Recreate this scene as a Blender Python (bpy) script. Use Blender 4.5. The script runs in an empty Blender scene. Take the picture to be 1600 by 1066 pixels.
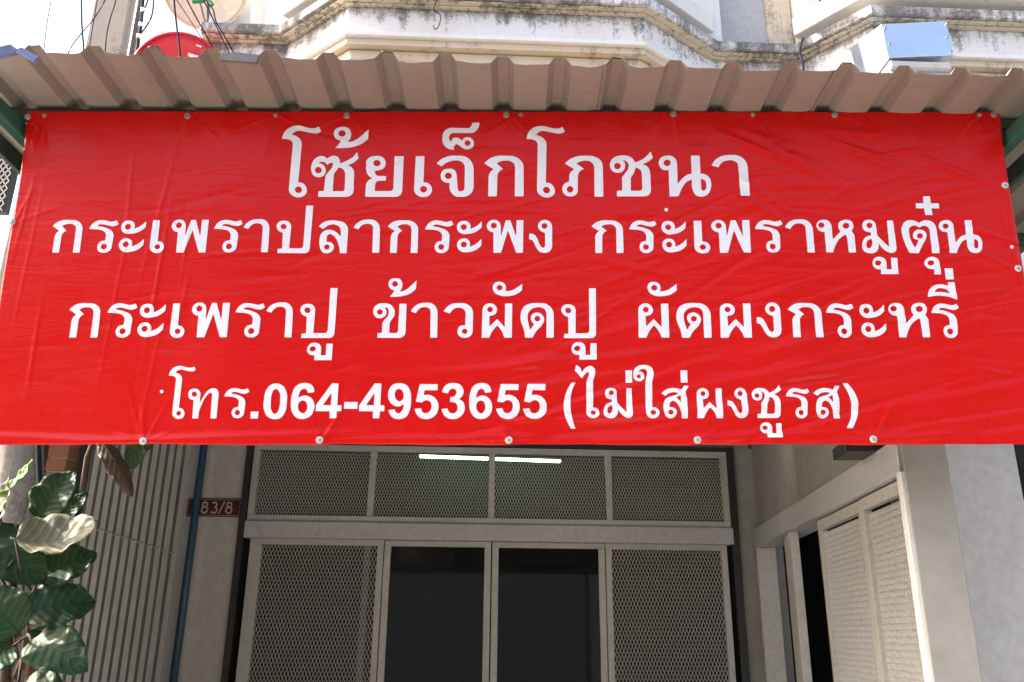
import bpy, bmesh, math, random
import numpy as np
from mathutils import Vector, Matrix, noise
random.seed(7); rng = np.random.RandomState(7)
R = math.radians
scene = bpy.context.scene
# ------------------------------------------------------------------ camera
F_PX, PITCH, ROLL = 1332.0, R(18.9), R(0.6)
CAM = Vector((0.0, -2.8, 1.6))
CROT = Matrix.Rotation(R(90) + PITCH, 3, 'X') @ Matrix.Rotation(ROLL, 3, 'Z')
cd = bpy.data.cameras.new('camera'); cam = bpy.data.objects.new('camera', cd); scene.collection.objects.link(cam)
cd.sensor_width = 36.0; cd.lens = F_PX / 1600 * 36.0; cd.clip_start = 0.05; cd.clip_end = 500
cam.matrix_world = Matrix.Translation(CAM) @ CROT.to_4x4()
scene.camera = cam
# ------------------------------------------------------------------ world and sun
SUN = Vector((-0.84, 0.0, 0.54)).normalized()
sun_el = math.asin(SUN.z)
w = bpy.data.worlds.new('World'); scene.world = w; w.use_nodes = True
nt = w.node_tree; bg = nt.nodes['Background']
sky = nt.nodes.new('ShaderNodeTexSky'); sky.sky_type = 'NISHITA'; sky.sun_disc = False
sky.sun_elevation = sun_el; sky.sun_rotation = math.atan2(SUN.x, SUN.y); sky.air_density = 1.0; sky.dust_density = 6.0; sky.ozone_density = 1.0
nt.links.new(sky.outputs[0], bg.inputs[0]); bg.inputs[1].default_value = 0.15
ld = bpy.data.lights.new('sun', 'SUN'); ld.energy = 4.5; ld.angle = R(0.53); ld.color = (1.0, 0.94, 0.84)
lo = bpy.data.objects.new('sun', ld); scene.collection.objects.link(lo); lo.rotation_euler = SUN.to_track_quat('Z', 'Y').to_euler()
scene.view_settings.view_transform = 'Standard'; scene.view_settings.look = 'None'; scene.view_settings.gamma = 1.0
scene.view_settings.use_curve_mapping = False
scene.view_settings.exposure = 1.9
# ------------------------------------------------------------------ geometry helpers
def ray(px, py):
    return CROT @ Vector(((px - 800) / F_PX, -(py - 533) / F_PX, -1.0))
def on_plane(px, py, p0, n):
    d = ray(px, py); t = (p0 - CAM).dot(n) / d.dot(n); return CAM + d * t
def P(px, py, Y):                      # world point on the plane y = Y
    return on_plane(px, py, Vector((0, Y, 0)), Vector((0, 1, 0)))
def PZ(px, py, Z):
    return on_plane(px, py, Vector((0, 0, Z)), Vector((0, 0, 1)))
BYAW = R(2.3)                          # the shophouse stands slightly askew to the banner
MB = Matrix.Rotation(BYAW, 4, 'Z'); MBI = MB.inverted()
def PB(px, py, Y):                     # building-frame point on its plane y = Y
    n = MB.to_3x3() @ Vector((0, 1, 0)); p0 = MB @ Vector((0, Y, 0))
    return MBI @ on_plane(px, py, p0, n)
def PBZ(px, py, Z):
    return MBI @ PZ(px, py, Z)

def link(o, parent=None, mw=None):
    scene.collection.objects.link(o)
    if parent is not None: o.parent = parent
    if mw is not None: o.matrix_world = mw
    return o
def tag(o, label=None, cat=None, group=None, kind=None):
    if label: o['label'] = label
    if cat: o['category'] = cat
    if group: o['group'] = group
    if kind: o['kind'] = kind
    return o
def empty(name, label, cat, loc=(0, 0, 0), rz=0.0, group=None):
    o = bpy.data.objects.new(name, None); o.empty_display_size = 0.1
    scene.collection.objects.link(o); o.location = loc; o.rotation_euler = (0, 0, rz)
    return tag(o, label, cat, group)
class M:                               # mesh collector
    def __init__(s): s.v = []; s.f = []
    def add(s, vs, fs):
        b = len(s.v); s.v += [tuple(v) for v in vs]; s.f += [tuple(b + i for i in f) for f in fs]; return s
    def box(s, x0, x1, y0, y1, z0, z1):
        if x1 < x0: x0, x1 = x1, x0
        if y1 < y0: y0, y1 = y1, y0
        if z1 < z0: z0, z1 = z1, z0
        return s.add([(x0,y0,z0),(x1,y0,z0),(x1,y1,z0),(x0,y1,z0),(x0,y0,z1),(x1,y0,z1),(x1,y1,z1),(x0,y1,z1)],
                     [(0,3,2,1),(4,5,6,7),(0,1,5,4),(1,2,6,5),(2,3,7,6),(3,0,4,7)])
    def hexa(s, q):                    # 8 corner points, bottom loop then top loop
        return s.add(q, [(0,3,2,1),(4,5,6,7),(0,1,5,4),(1,2,6,5),(2,3,7,6),(3,0,4,7)])
    def tube(s, pts, r, n=8, cap=True):
        pts = [Vector(p) for p in pts]; rings = []
        rr = r if isinstance(r, (list, tuple)) else [r] * len(pts)
        up = Vector((0.03, 0.02, 1))
        for i, p in enumerate(pts):
            t = (pts[min(i+1, len(pts)-1)] - pts[max(i-1, 0)]).normalized()
            a = t.cross(up if abs(t.dot(up.normalized())) < .97 else Vector((1, 0, 0))).normalized(); b = t.cross(a)
            rings.append([p + (a*math.cos(2*math.pi*k/n) + b*math.sin(2*math.pi*k/n))*rr[i] for k in range(n)])
        vs = [v for ring in rings for v in ring]; fs = []
        for i in range(len(pts)-1):
            for k in range(n): fs.append((i*n+k, i*n+(k+1)%n, (i+1)*n+(k+1)%n, (i+1)*n+k))
        if cap: fs += [tuple(range(n))[::-1], tuple((len(pts)-1)*n+k for k in range(n))]
        return s.add(vs, fs)
    def prism(s, poly, d0, d1, axis='y'):   # poly in the two other axes
        n = len(poly)
        def mk(a, b, d): return {'y': (a, d, b), 'z': (a, b, d), 'x': (d, a, b)}[axis]
        return s.add([mk(a, b, d0) for a, b in poly] + [mk(a, b, d1) for a, b in poly],
                     [tuple(range(n)), tuple(range(n, 2*n))[::-1]] + [(i, (i+1) % n + 0, (i+1) % n + n, i + n)[::-1] for i in range(n)])
    def build(s, name, mat, parent=None, bevel=0.0, smooth=False, seg=1):
        me = bpy.data.meshes.new(name); me.from_pydata(s.v, [], s.f); 
        bm = bmesh.new(); bm.from_mesh(me)
        bmesh.ops.recalc_face_normals(bm, faces=bm.faces)
        if bevel > 0:
            es = [e for e in bm.edges if e.is_manifold and e.calc_face_angle(0) > 0.5]
            bmesh.ops.bevel(bm, geom=es, offset=bevel, segments=seg, affect='EDGES', clamp_overlap=True)
        if smooth:
            for f in bm.faces: f.smooth = True
        bm.to_mesh(me); bm.free(); me.materials.append(mat)
        o = bpy.data.objects.new(name, me); return link(o, parent)
# ------------------------------------------------------------------ materials
def new_mat(name):
    m = bpy.data.materials.new(name); m.use_nodes = True
    return m, m.node_tree, m.node_tree.nodes['Principled BSDF']
def N(nt, t, **kw):
    n = nt.nodes.new(t)
    for k, v in kw.items():
        if k in n.inputs: n.inputs[k].default_value = v
        else: setattr(n, k, v)
    return n
def ramp(nt, fac, stops):
    r = nt.nodes.new('ShaderNodeValToRGB'); e = r.color_ramp.elements
    while len(e) < len(stops): e.new(0.5)
    for i, (p, c) in enumerate(stops):
        e[i].position = p; e[i].color = (c[0], c[1], c[2], 1) if isinstance(c, tuple) else (c, c, c, 1)
    nt.links.new(fac, r.inputs[0]); return r.outputs[0]
def coord(nt, scale=(1, 1, 1), kind='Object'):
    tc = nt.nodes.new('ShaderNodeTexCoord'); mp = nt.nodes.new('ShaderNodeMapping')
    mp.inputs['Scale'].default_value = scale; nt.links.new(tc.outputs[kind], mp.inputs[0]); return mp.outputs[0]
def noise_tex(nt, vec, scale, detail=6, rough=.6, dist=0.0):
    n = N(nt, 'ShaderNodeTexNoise', Scale=scale, Detail=detail, Roughness=rough, Distortion=dist)
    nt.links.new(vec, n.inputs['Vector']); return n.outputs['Fac']
def mix(nt, fac, a, b, mode='MIX'):
    m = nt.nodes.new('ShaderNodeMix'); m.data_type = 'RGBA'; m.blend_type = mode
    for sock, v in ((m.inputs[0], fac), (m.inputs[6], a), (m.inputs[7], b)):
        if hasattr(v, 'links'): nt.links.new(v, sock)
        elif isinstance(v, (int, float)): sock.default_value = v
        else: sock.default_value = (v[0], v[1], v[2], 1)
    return m.outputs[2]
def bump(nt, b, h, strength=.3, dist=.01, prev=None):
    n = N(nt, 'ShaderNodeBump', Strength=strength, Distance=dist); nt.links.new(h, n.inputs['Height'])
    if prev is not None: nt.links.new(prev, n.inputs['Normal'])
    nt.links.new(n.outputs[0], b.inputs['Normal']); return n.outputs[0]
def worn(name, col, rough=.6, metal=0.0, dirt=(.12, .09, .06), amount=.35, scale=6, bmp=.15, spec=None):
    m, nt, b = new_mat(name); v = coord(nt)
    n1 = noise_tex(nt, v, scale, 8, .65); n2 = noise_tex(nt, v, scale*7, 5, .6)
    f = ramp(nt, n1, [(.42, 0.0), (.8, amount)])
    c = mix(nt, f, col, dirt)
    f2 = ramp(nt, n2, [(.3, .86), (.7, 1.06)])
    c = mix(nt, 1.0, c, f2, 'MULTIPLY'); nt.links.new(c, b.inputs['Base Color'])
    nt.links.new(ramp(nt, n2, [(.2, max(0, rough-.1)), (.8, min(1, rough+.12))]), b.inputs['Roughness'])
    b.inputs['Metallic'].default_value = metal
    if spec is not None: b.inputs['Specular IOR Level'].default_value = spec
    bump(nt, b, n2, bmp, .004)
    return m
def banner_mat(name, col, rough):
    m, nt, b = new_mat(name)
    v = coord(nt, (1.2, 1, 6.5)); v2 = coord(nt, (9, 1, 1.2)); v3 = coord(nt)
    n1 = noise_tex(nt, v, 3.2, 4, .55, 1.2)
    n2 = noise_tex(nt, v2, 5, 3, .6, .6)
    n3 = noise_tex(nt, v3, 260, 2, .5)
    p = bump(nt, b, n1, .12, .02); p = bump(nt, b, n2, .05, .01, p); bump(nt, b, n3, .05, .001, p)
    n4 = noise_tex(nt, v3, 2.5, 5, .6)
    c = mix(nt, ramp(nt, n4, [(.3, 0.0), (.75, .10)]), col, (col[0]*.75, col[1]*.8+.004, col[2]*.8+.004))
    # fine dusty scuffs
    sc = noise_tex(nt, coord(nt, (30, 1, 4)), 3, 4, .7)
    c = mix(nt, ramp(nt, sc, [(.7, 0.0), (.82, .10)]), c, (.7, .6, .55))
    nt.links.new(c, b.inputs['Base Color'])
    nt.links.new(ramp(nt, n4, [(.3, rough-.06), (.7, rough+.08)]), b.inputs['Roughness'])
    b.inputs['IOR'].default_value = 1.35
    return m
MAT = {}
MAT['red'] = banner_mat('red_vinyl', (.60, .003, .002), .27)
MAT['print'] = banner_mat('white_print', (.80, .78, .86), .42)
MAT['backing'] = worn('grey_white_backing', (.45, .44, .44), .6, amount=.2, scale=2, bmp=.05)
def plaster(name, base, mildew=.5, warm=(.55, .40, .22), zr=None, scale=1.0, lift=0.0):
    m, nt, b = new_mat(name); v = coord(nt)
    big = noise_tex(nt, v, 1.3*scale, 8, .7); mid = noise_tex(nt, v, 5*scale, 10, .78); fine = noise_tex(nt, v, 38, 8, .8)
    streak = noise_tex(nt, coord(nt, (9, 9, .8)), 1.2*scale, 8, .7)
    c = mix(nt, ramp(nt, big, [(.4, 0.0), (.75, .35*mildew)]), base, warm)
    a = N(nt, 'ShaderNodeMath', operation='MULTIPLY'); nt.links.new(mid, a.inputs[0]); nt.links.new(streak, a.inputs[1])
    a2 = N(nt, 'ShaderNodeMath', operation='MULTIPLY'); nt.links.new(a.outputs[0], a2.inputs[0]); nt.links.new(ramp(nt, fine, [(.25, .55), (.7, 1.35)]), a2.inputs[1])
    a3 = N(nt, 'ShaderNodeMath', operation='ADD'); nt.links.new(a2.outputs[0], a3.inputs[0]); a3.inputs[1].default_value = lift
    bigs = N(nt, 'ShaderNodeMapRange'); nt.links.new(noise_tex(nt, v, 1.9, 3, .5), bigs.inputs['Value'])
    bigs.inputs['From Min'].default_value = .38; bigs.inputs['From Max'].default_value = .62; bigs.inputs['To Min'].default_value = -.06; bigs.inputs['To Max'].default_value = .05
    a4 = N(nt, 'ShaderNodeMath', operation='ADD'); nt.links.new(a3.outputs[0], a4.inputs[0]); nt.links.new(bigs.outputs[0], a4.inputs[1]); last = a4
    if zr:
        sp = nt.nodes.new('ShaderNodeSeparateXYZ'); tcz = nt.nodes.new('ShaderNodeTexCoord'); nt.links.new(tcz.outputs['Object'], sp.inputs[0])
        mz = N(nt, 'ShaderNodeMapRange'); nt.links.new(sp.outputs[2], mz.inputs['Value'])
        mz.inputs['From Min'].default_value = zr[0]; mz.inputs['From Max'].default_value = zr[1]; mz.inputs['To Min'].default_value = -.045; mz.inputs['To Max'].default_value = .11
        a5 = N(nt, 'ShaderNodeMath', operation='ADD'); nt.links.new(last.outputs[0], a5.inputs[0]); nt.links.new(mz.outputs[0], a5.inputs[1]); last = a5
    c = mix(nt, ramp(nt, last.outputs[0], [(.27, 0.0), (.33, .5*mildew), (.42, .88*mildew)]), c, (.075, .07, .058))
    c = mix(nt, 1.0, c, ramp(nt, fine, [(.3, .92), (.7, 1.03)]), 'MULTIPLY')
    nt.links.new(c, b.inputs['Base Color']); b.inputs['Roughness'].default_value = .85
    p = bump(nt, b, mid, .2, .01); bump(nt, b, fine, .2, .002, p); return m
ZS = lambda py: PB(800, py, 2.0).z
MAT['facade'] = plaster('mildewed_white_plaster', (.82, .81, .83), 1.0, zr=(ZS(52), ZS(20)), lift=.02)
MAT['facade_clean'] = plaster('white_plaster', (.82, .81, .80), .5, lift=-.06)
MAT['soffit'] = plaster('cream_bounce_stained_plaster', (.68, .57, .44), .8, lift=-.01)  # warm bounce light put into soffit and cornice colour; pilaster cream is its own
MAT['mould'] = plaster('mouldy_plaster', (.64, .58, .46), 1.0, scale=2.2, lift=.05)
MAT['inner_wall'] = worn('grey_wall_paint', (.34, .32, .29), .8, amount=.12, scale=1.6, bmp=.12)
MAT['pillar'] = worn('pale_pillar_paint', (.56, .53, .495), .75, amount=.14, scale=3.5, bmp=.1)
MAT['cream_metal'] = worn('cream_painted_steel', (.50, .475, .43), .4, amount=.22, scale=5, bmp=.06)
MAT['lav_metal'] = worn('lavender_grey_painted_steel', (.48, .465, .475), .36, amount=.12, scale=4, bmp=.05)
MAT['mesh'] = worn('mesh_steel', (.56, .53, .48), .45, amount=.2, scale=12, bmp=.02)
MAT['dark_frame'] = worn('dark_steel', (.022, .02, .02), .5, amount=.2, scale=8)
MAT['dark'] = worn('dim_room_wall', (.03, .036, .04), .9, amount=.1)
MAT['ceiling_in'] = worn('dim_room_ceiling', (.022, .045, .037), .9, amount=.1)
MAT['green'] = worn('green_painted_steel', (.02, .12, .085), .5, amount=.7, scale=9, dirt=(.07, .055, .04))
MAT['darkgreen'] = worn('dark_green_steel', (.014, .035, .03), .55, amount=.6, scale=9)
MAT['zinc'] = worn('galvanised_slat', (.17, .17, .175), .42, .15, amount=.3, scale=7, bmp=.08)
MAT['zinc_pale'] = worn('pale_slat', (.58, .57, .55), .5, .0, amount=.3, scale=7, bmp=.08)
MAT['blue_pipe'] = worn('blue_pvc', (.015, .07, .13), .4, amount=.3, scale=8, bmp=.05)
MAT['concrete'] = plaster('pole_concrete', (.34, .31, .30), .8, scale=2.5)
MAT['cable'] = worn('black_cable', (.018, .02, .04), .85, amount=.1, scale=20, bmp=.02, spec=.1)
MAT['steel'] = worn('screw_steel', (.45, .44, .42), .35, .7, amount=.5, scale=60, bmp=.1)
MAT['washer'] = worn('pale_washer', (.66, .64, .62), .5, .1, amount=.35, scale=60, bmp=.1)
MAT['rust'] = worn('rusty_steel', (.10, .065, .045), .8, .2, amount=.6, scale=30)
MAT['red_dish'] = worn('red_dish_paint', (.62, .02, .05), .4, amount=.1, scale=4, bmp=.03)
MAT['white_paint'] = worn('white_paint', (.8, .78, .77), .6, amount=.08, scale=10, bmp=.03)
MAT['cream_dish'] = worn('cream_dish_paint', (.88, .76, .60), .6, amount=.15, scale=4)
MAT['leaf_green_part'] = worn('green_plastic', (.02, .25, .09), .5)
MAT['blue_sheet'] = worn('blue_sheet', (.12, .18, .38), .5, amount=.35, scale=12)
MAT['plate'] = worn('maroon_plate', (.085, .009, .009), .4, amount=.2, scale=20, bmp=.03)
MAT['plate_text'] = worn('plate_cream_text', (.58, .46, .38), .6, amount=.1)
MAT['brick'] = worn('orange_brick', (.36, .16, .09), .9, amount=.4, scale=12, bmp=.6)
MAT['bark'] = worn('bark', (.06, .035, .025), .9, amount=.5, scale=40, bmp=.8)
MAT['whitewash'] = plaster('whitewashed_trunk', (.26, .24, .23), .9, scale=4, lift=.03)
MAT['brown'] = worn('brown_wood', (.16, .055, .035), .6, amount=.3)
def sheet_mat():
    m, nt, b = new_mat('beige_roof_sheet'); v = coord(nt)
    n1 = noise_tex(nt, v, 1.2, 6, .6); n2 = noise_tex(nt, coord(nt, (1, 6, 1)), 4, 8, .7); n3 = noise_tex(nt, v, 55, 5, .7)
    c = mix(nt, ramp(nt, n1, [(.3, 0.0), (.7, 1.0)]), (.222, .186, .160), (.275, .232, .20))
    c = mix(nt, ramp(nt, n2, [(.54, 0.0), (.75, .45)]), c, (.13, .085, .065))
    c = mix(nt, ramp(nt, n3, [(.66, 0.0), (.78, .35)]), c, (.12, .08, .06))
    nt.links.new(c, b.inputs['Base Color']); b.inputs['Roughness'].default_value = .48; b.inputs['Metallic'].default_value = .1
    p = bump(nt, b, n1, .35, .03); bump(nt, b, n3, .04, .001, p); return m
MAT['sheet'] = sheet_mat()
def duct_mat():
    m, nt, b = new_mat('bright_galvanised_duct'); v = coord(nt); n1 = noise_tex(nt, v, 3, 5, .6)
    nt.links.new(ramp(nt, n1, [(.3, (.62, .70, .86)), (.7, (.72, .78, .9))]), b.inputs['Base Color']); b.inputs['Metallic'].default_value = .85; b.inputs['Roughness'].default_value = .32  # blue of the reflected sky is put into the base colour
    bump(nt, b, n1, .2, .02); return m
MAT['duct'] = duct_mat()
def leaf_mat(name, top, under, trans=.35):
    m, nt, b = new_mat(name)
    geo = nt.nodes.new('ShaderNodeNewGeometry'); v = coord(nt)
    n1 = noise_tex(nt, v, 9, 7, .65)
    uv = nt.nodes.new('ShaderNodeTexCoord'); mp = nt.nodes.new('ShaderNodeMapping'); nt.links.new(uv.outputs['UV'], mp.inputs[0])
    wv = N(nt, 'ShaderNodeTexWave', Scale=.8, Distortion=2.0, Detail=2.0); wv.wave_type = 'BANDS'; wv.bands_direction = 'X'
    nt.links.new(mp.outputs[0], wv.inputs['Vector'])
    veins = ramp(nt, wv.outputs['Fac'], [(.86, 0.0), (1.0, 1.0)])
    t = mix(nt, ramp(nt, n1, [(.35, 0.0), (.7, .5)]), top, tuple(x*.5 for x in top))
    t = mix(nt, veins, t, tuple(min(1, x*1.3+.012) for x in top))
    u = mix(nt, ramp(nt, n1, [(.35, 0.0), (.7, .4)]), under, tuple(x*.7 for x in under))
    c = mix(nt, geo.outputs['Backfacing'], t, u)
    nt.links.new(c, b.inputs['Base Color']); b.inputs['Roughness'].default_value = .5; b.inputs['Specular IOR Level'].default_value = .3
    bump(nt, b, wv.outputs['Fac'], .3, .004)
    tr = N(nt, 'ShaderNodeBsdfTranslucent'); nt.links.new(mix(nt, 1.0, c, (1.2, 1.5, .5), 'MULTIPLY'), tr.inputs[0])
    ms = N(nt, 'ShaderNodeMixShader'); ms.inputs[0].default_value = trans
    nt.links.new(b.outputs[0], ms.inputs[1]); nt.links.new(tr.outputs[0], ms.inputs[2])
    nt.links.new(ms.outputs[0], nt.nodes['Material Output'].inputs[0]); return m
MAT['leaf'] = leaf_mat('broad_green_leaf', (.035, .075, .03), (.13, .14, .09))
MAT['leaf_pale'] = leaf_mat('pale_leaf', (.27, .25, .17), (.24, .25, .15), .25)
MAT['leaf_lit'] = leaf_mat('lit_leaf', (.10, .22, .02), (.30, .34, .16), .45)  # sunlit yellow-green put into the colour of one leaf
MAT['leaf_brown'] = leaf_mat('brown_backed_leaf', (.10, .065, .05), (.09, .12, .02), .2)
def glow_mat():
    m, nt, b = new_mat('lit_tube'); b.inputs['Emission Color'].default_value = (.72, 1.0, .62, 1); b.inputs['Emission Strength'].default_value = 4.5; return m
MAT['tube'] = glow_mat()
def glass_mat():
    m, nt, b = new_mat('dark_door_glass'); b.inputs['Base Color'].default_value = (.012, .014, .016, 1); b.inputs['Roughness'].default_value = .04
    b.inputs['Transmission Weight'].default_value = .5; b.inputs['IOR'].default_value = 1.45; return m
MAT['glass'] = glass_mat()
MAT['road'] = worn('asphalt', (.07, .07, .068), .9, amount=.2, scale=3, bmp=.5)
MAT['pave'] = worn('pavement_concrete', (.42, .40, .36), .9, amount=.3, scale=2, bmp=.4)
# ------------------------------------------------------------------ setting
g = M().box(-150, 150, -150, 150, -.35, -.15).build('ground', MAT['road']); tag(g, kind='structure')
g = M().box(-14, 14, -2.2, 8, -.149, 0.0).build('pavement', MAT['pave']); tag(g, kind='structure')
g = M().box(-14, 14, -2.35, -2.2, -.149, .004).build('kerb', MAT['pave']); tag(g, kind='structure')
# row of houses across the street
for k, (x0, x1, h, mt) in enumerate(((-13, -4.2, 7.5, 'opp_a'), (-4.1, 3.6, 6.2, 'opp_b'), (3.7, 13, 8.0, 'opp_c'))):
    hx = empty('street_house', ('tall beige house across the street on the left', 'lower grey house across the street in the middle', 'tall pale house across the street on the right')[k], 'house', ((x0 + x1)/2, -15, -.15))
    wv = (x1 - x0)/2
    M().box(-wv, wv, -6, 0, 0, h).build('wall', worn(mt, ((.36, .32, .27), (.30, .30, .30), (.42, .40, .36))[k], .9, amount=.3, scale=1), hx)
    M().box(-wv, wv, -6.2, .4, h, h + .15).build('roof', MAT['pave'], hx)
    for zz in (4.0,):
        for i in range(4):
            cx = -wv + (i + .5)*wv/2
            wn = M().box(cx - .6, cx + .6, .0, .05, zz, zz + 1.7).build('window', MAT['white_paint'], hx)
            M().box(cx - .53, cx + .53, .051, .06, zz + .08, zz + 1.62).build('pane', MAT['glass'], wn)
# ------------------------------------------------------------------ banner frame of reference
BT, BB = 178.0, 695.0
TILT = R(5.4)
bn = Vector((0, math.cos(TILT), math.sin(TILT)))      # plane normal (pointing to the back)
bup = Vector((0, -math.sin(TILT), math.cos(TILT)))
B0 = P(800, BB, 0.0)
bux = (on_plane(1500, 695, B0, bn) - on_plane(100, 695, B0, bn)).normalized(); bup = bux.cross(-bn).normalized()*-1
if bup.z < 0: bup = -bup
def banner_uv(px, py):
    q = on_plane(px, py, B0, bn) - B0; return q.dot(bux), q.dot(bup)
UTL = banner_uv(45, 175); UTR = banner_uv(1560, 173)
H_B = (UTL[1] + UTR[1]) / 2
U0, U1 = UTL[0] - .002, UTR[0] + .002
def bpt(u, v, off=0.0):                                # off > 0 towards the street
    return B0 + bux*u + bup*v - bn*off
# edges of the sheet in u (slightly uneven), v bounds
NX, NY = 712, 244
SCREWS = [(44,183,0),(70,181,1),(293,182,0),(431,181,1),(542,181,0),(791,180,0),(814,180,1),(1052,179,0),(1176,180,1),(1304,180,0),(1530,180,1),(1553,179,0),
          (20,347,0),(1570,290,2),(1590,420,2),(226,690,2),(500,688,2),(795,688,2),(1089,688,2),(1363,687,2)]
folds = []
for i in range(230):                                   # soft horizontal ripples, denser to the right
    px = 1600*(random.random()**.6); py = random.uniform(215, 600)
    u, v = banner_uv(px, py); a = R(random.gauss(8 if px > 800 else 3, 9))
    folds.append((u, v, a, random.uniform(.04, .16), random.uniform(.005, .014), random.choice((-1, 1))*random.uniform(.0009, .0024)*(.4 + .9*px/1600)))
for i in range(26):                                    # long slanting folds of the lower right
    px = random.uniform(850, 1590); py = random.uniform(540, 680)
    u, v = banner_uv(px, py)
    folds.append((u, v, R(random.gauss(11, 4)), random.uniform(.15, .4), random.uniform(.01, .022), random.choice((-1, 1))*random.uniform(.003, .007)))
for i in range(14):                                    # slanting folds, upper right
    px = random.uniform(1150, 1560); py = random.uniform(195, 330); u, v = banner_uv(px, py)
    folds.append((u, v, R(random.gauss(-28, 10)), random.uniform(.05, .16), random.uniform(.01, .02), random.uniform(.002, .005)))
for i in range(10):                                    # stiff upright creases near the left end
    px = random.uniform(15, 330); u, v = banner_uv(px, random.uniform(300, 640))
    folds.append((u, v, R(90 + random.gauss(-4, 3)), random.uniform(.08, .3), random.uniform(.004, .008), random.uniform(.0008, .0018)))
for px, py, k in SCREWS:                               # pulls radiating from the screws
    u, v = banner_uv(px, py)
    for j in range(4 if py < 300 else 7):
        a = random.uniform(0, math.pi) if 300 < py < 600 else (R(random.uniform(195, 345)) if py < 300 else R(random.uniform(8, 172)))
        L = random.uniform(.03, .11); folds.append((u + math.cos(a)*L*.9, v + math.sin(a)*L*.9*.8, a, L, .006, random.uniform(.0008, .002)))
for px, a, L in ((300, 2, .5), (700, 1, .5), (1100, 2, .45), (1400, 4, .4), (80, -2, .4)):   # rolled lower hem
    u, v = banner_uv(px, 686); folds.append((u, v, R(a), L, .014, .0065))
for px in (120, 360, 640, 930, 1230, 1470):
    u, v = banner_uv(px, 480); folds.append((u, v - .05, R(90), .6, .16, random.uniform(-.006, .008)))
FD = np.array(folds)
def height(u, v):
    u = np.asarray(u, float); v = np.asarray(v, float); h = np.zeros_like(u)
    for fu, fv, a, L, wd, A in FD:
        du, dv = u - fu, v - fv; c, s_ = math.cos(a), math.sin(a)
        s = (du*c + dv*s_)/L; t = (-du*s_ + dv*c)/wd
        k = (np.abs(s) < 2.5) & (np.abs(t) < 2.5)
        if k.any(): h[k] += A*np.exp(-s[k]**2 - t[k]**2)
    return h
gu = np.linspace(0, 1, NX); gv = np.linspace(0, 1, NY)
GU, GV = np.meshgrid(U0 + (U1 - U0)*gu, H_B*gv)
HG = height(GU, GV)
DU, DV = (U1 - U0)/(NX-1), H_B/(NY-1)
def hsample(u, v):
    a = np.clip((np.asarray(u) - U0)/DU, 0, NX-1.001); b = np.clip(np.asarray(v)/DV, 0, NY-1.001)
    i = a.astype(int); j = b.astype(int); fa = a - i; fb = b - j
    return HG[j, i]*(1-fa)*(1-fb) + HG[j, i+1]*fa*(1-fb) + HG[j+1, i]*(1-fa)*fb + HG[j+1, i+1]*fa*fb
b0 = np.array(B0); bu = np.array(bup); bnn = np.array(bn)
def world_pts(u, v, off):
    u = np.asarray(u); v = np.asarray(v); off = np.asarray(off)
    return b0 + np.outer(u, np.array(bux)) + np.outer(v, bu) - np.outer(off, bnn)
banner = empty('banner', 'wide red vinyl banner with four lines of white lettering screwed up under the awning edge', 'banner', B0)
bi = Matrix.Translation(-B0)
def np_mesh(name, verts, faces, mat, parent, smooth=True):
    me = bpy.data.meshes.new(name); verts = verts - b0
    me.vertices.add(len(verts)); me.vertices.foreach_set('co', verts.astype(np.float32).ravel())
    tot = sum(len(f) for f in faces) if not isinstance(faces, np.ndarray) else faces.size
    if isinstance(faces, np.ndarray):
        n, k = faces.shape; loops = faces.ravel(); starts = np.arange(n)*k; totals = np.full(n, k)
    else:
        n = len(faces); totals = np.array([len(f) for f in faces]); starts = np.concatenate(([0], np.cumsum(totals)[:-1])); loops = np.concatenate([np.array(f) for f in faces])
    me.loops.add(len(loops)); me.loops.foreach_set('vertex_index', loops.astype(np.int32))
    me.polygons.add(n); me.polygons.foreach_set('loop_start', starts.astype(np.int32)); me.polygons.foreach_set('loop_total', totals.astype(np.int32))
    me.update(calc_edges=True); me.validate()
    if smooth: me.polygons.foreach_set('use_smooth', np.ones(n, bool))
    me.materials.append(mat); o = bpy.data.objects.new(name, me); link(o, parent); return o
edge = .0025*np.sin(GU*9) + .0015*np.sin(GU*31)      # slightly wavy top and bottom edge
V2 = GV + edge*np.where(GV < DV*.5, 1, 0)*.6 + np.where(GV > H_B - DV*.5, -1, 0)*np.abs(edge)*.8
sideb = .004*np.sin(GV*7 + 1)
U2 = GU + np.where(np.abs(GU - U0) < .03, sideb, 0) - np.where(np.abs(GU - U1) < .03, sideb, 0)
vf = world_pts(U2.ravel(), V2.ravel(), HG.ravel()); vb = world_pts(U2.ravel(), V2.ravel(), HG.ravel() - .0006)
idx = np.arange(NX*NY).reshape(NY, NX)
q = np.stack([idx[:-1, :-1], idx[:-1, 1:], idx[1:, 1:], idx[1:, :-1]], -1).reshape(-1, 4)
nb = NX*NY
rim = []
for a in (idx[0, ::], idx[-1, ::-1], idx[::-1, 0], idx[::, -1]):
    a = np.asarray(a); rim.append(np.stack([a[:-1], a[:-1] + nb, a[1:] + nb, a[1:]], -1))
np_mesh('vinyl_sheet', np.concatenate([vf, vb]), np.concatenate([q] + rim), MAT['red'], banner)
np_mesh('white_backing', vb, q[:, ::-1].copy(), MAT['backing'], banner)
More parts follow.
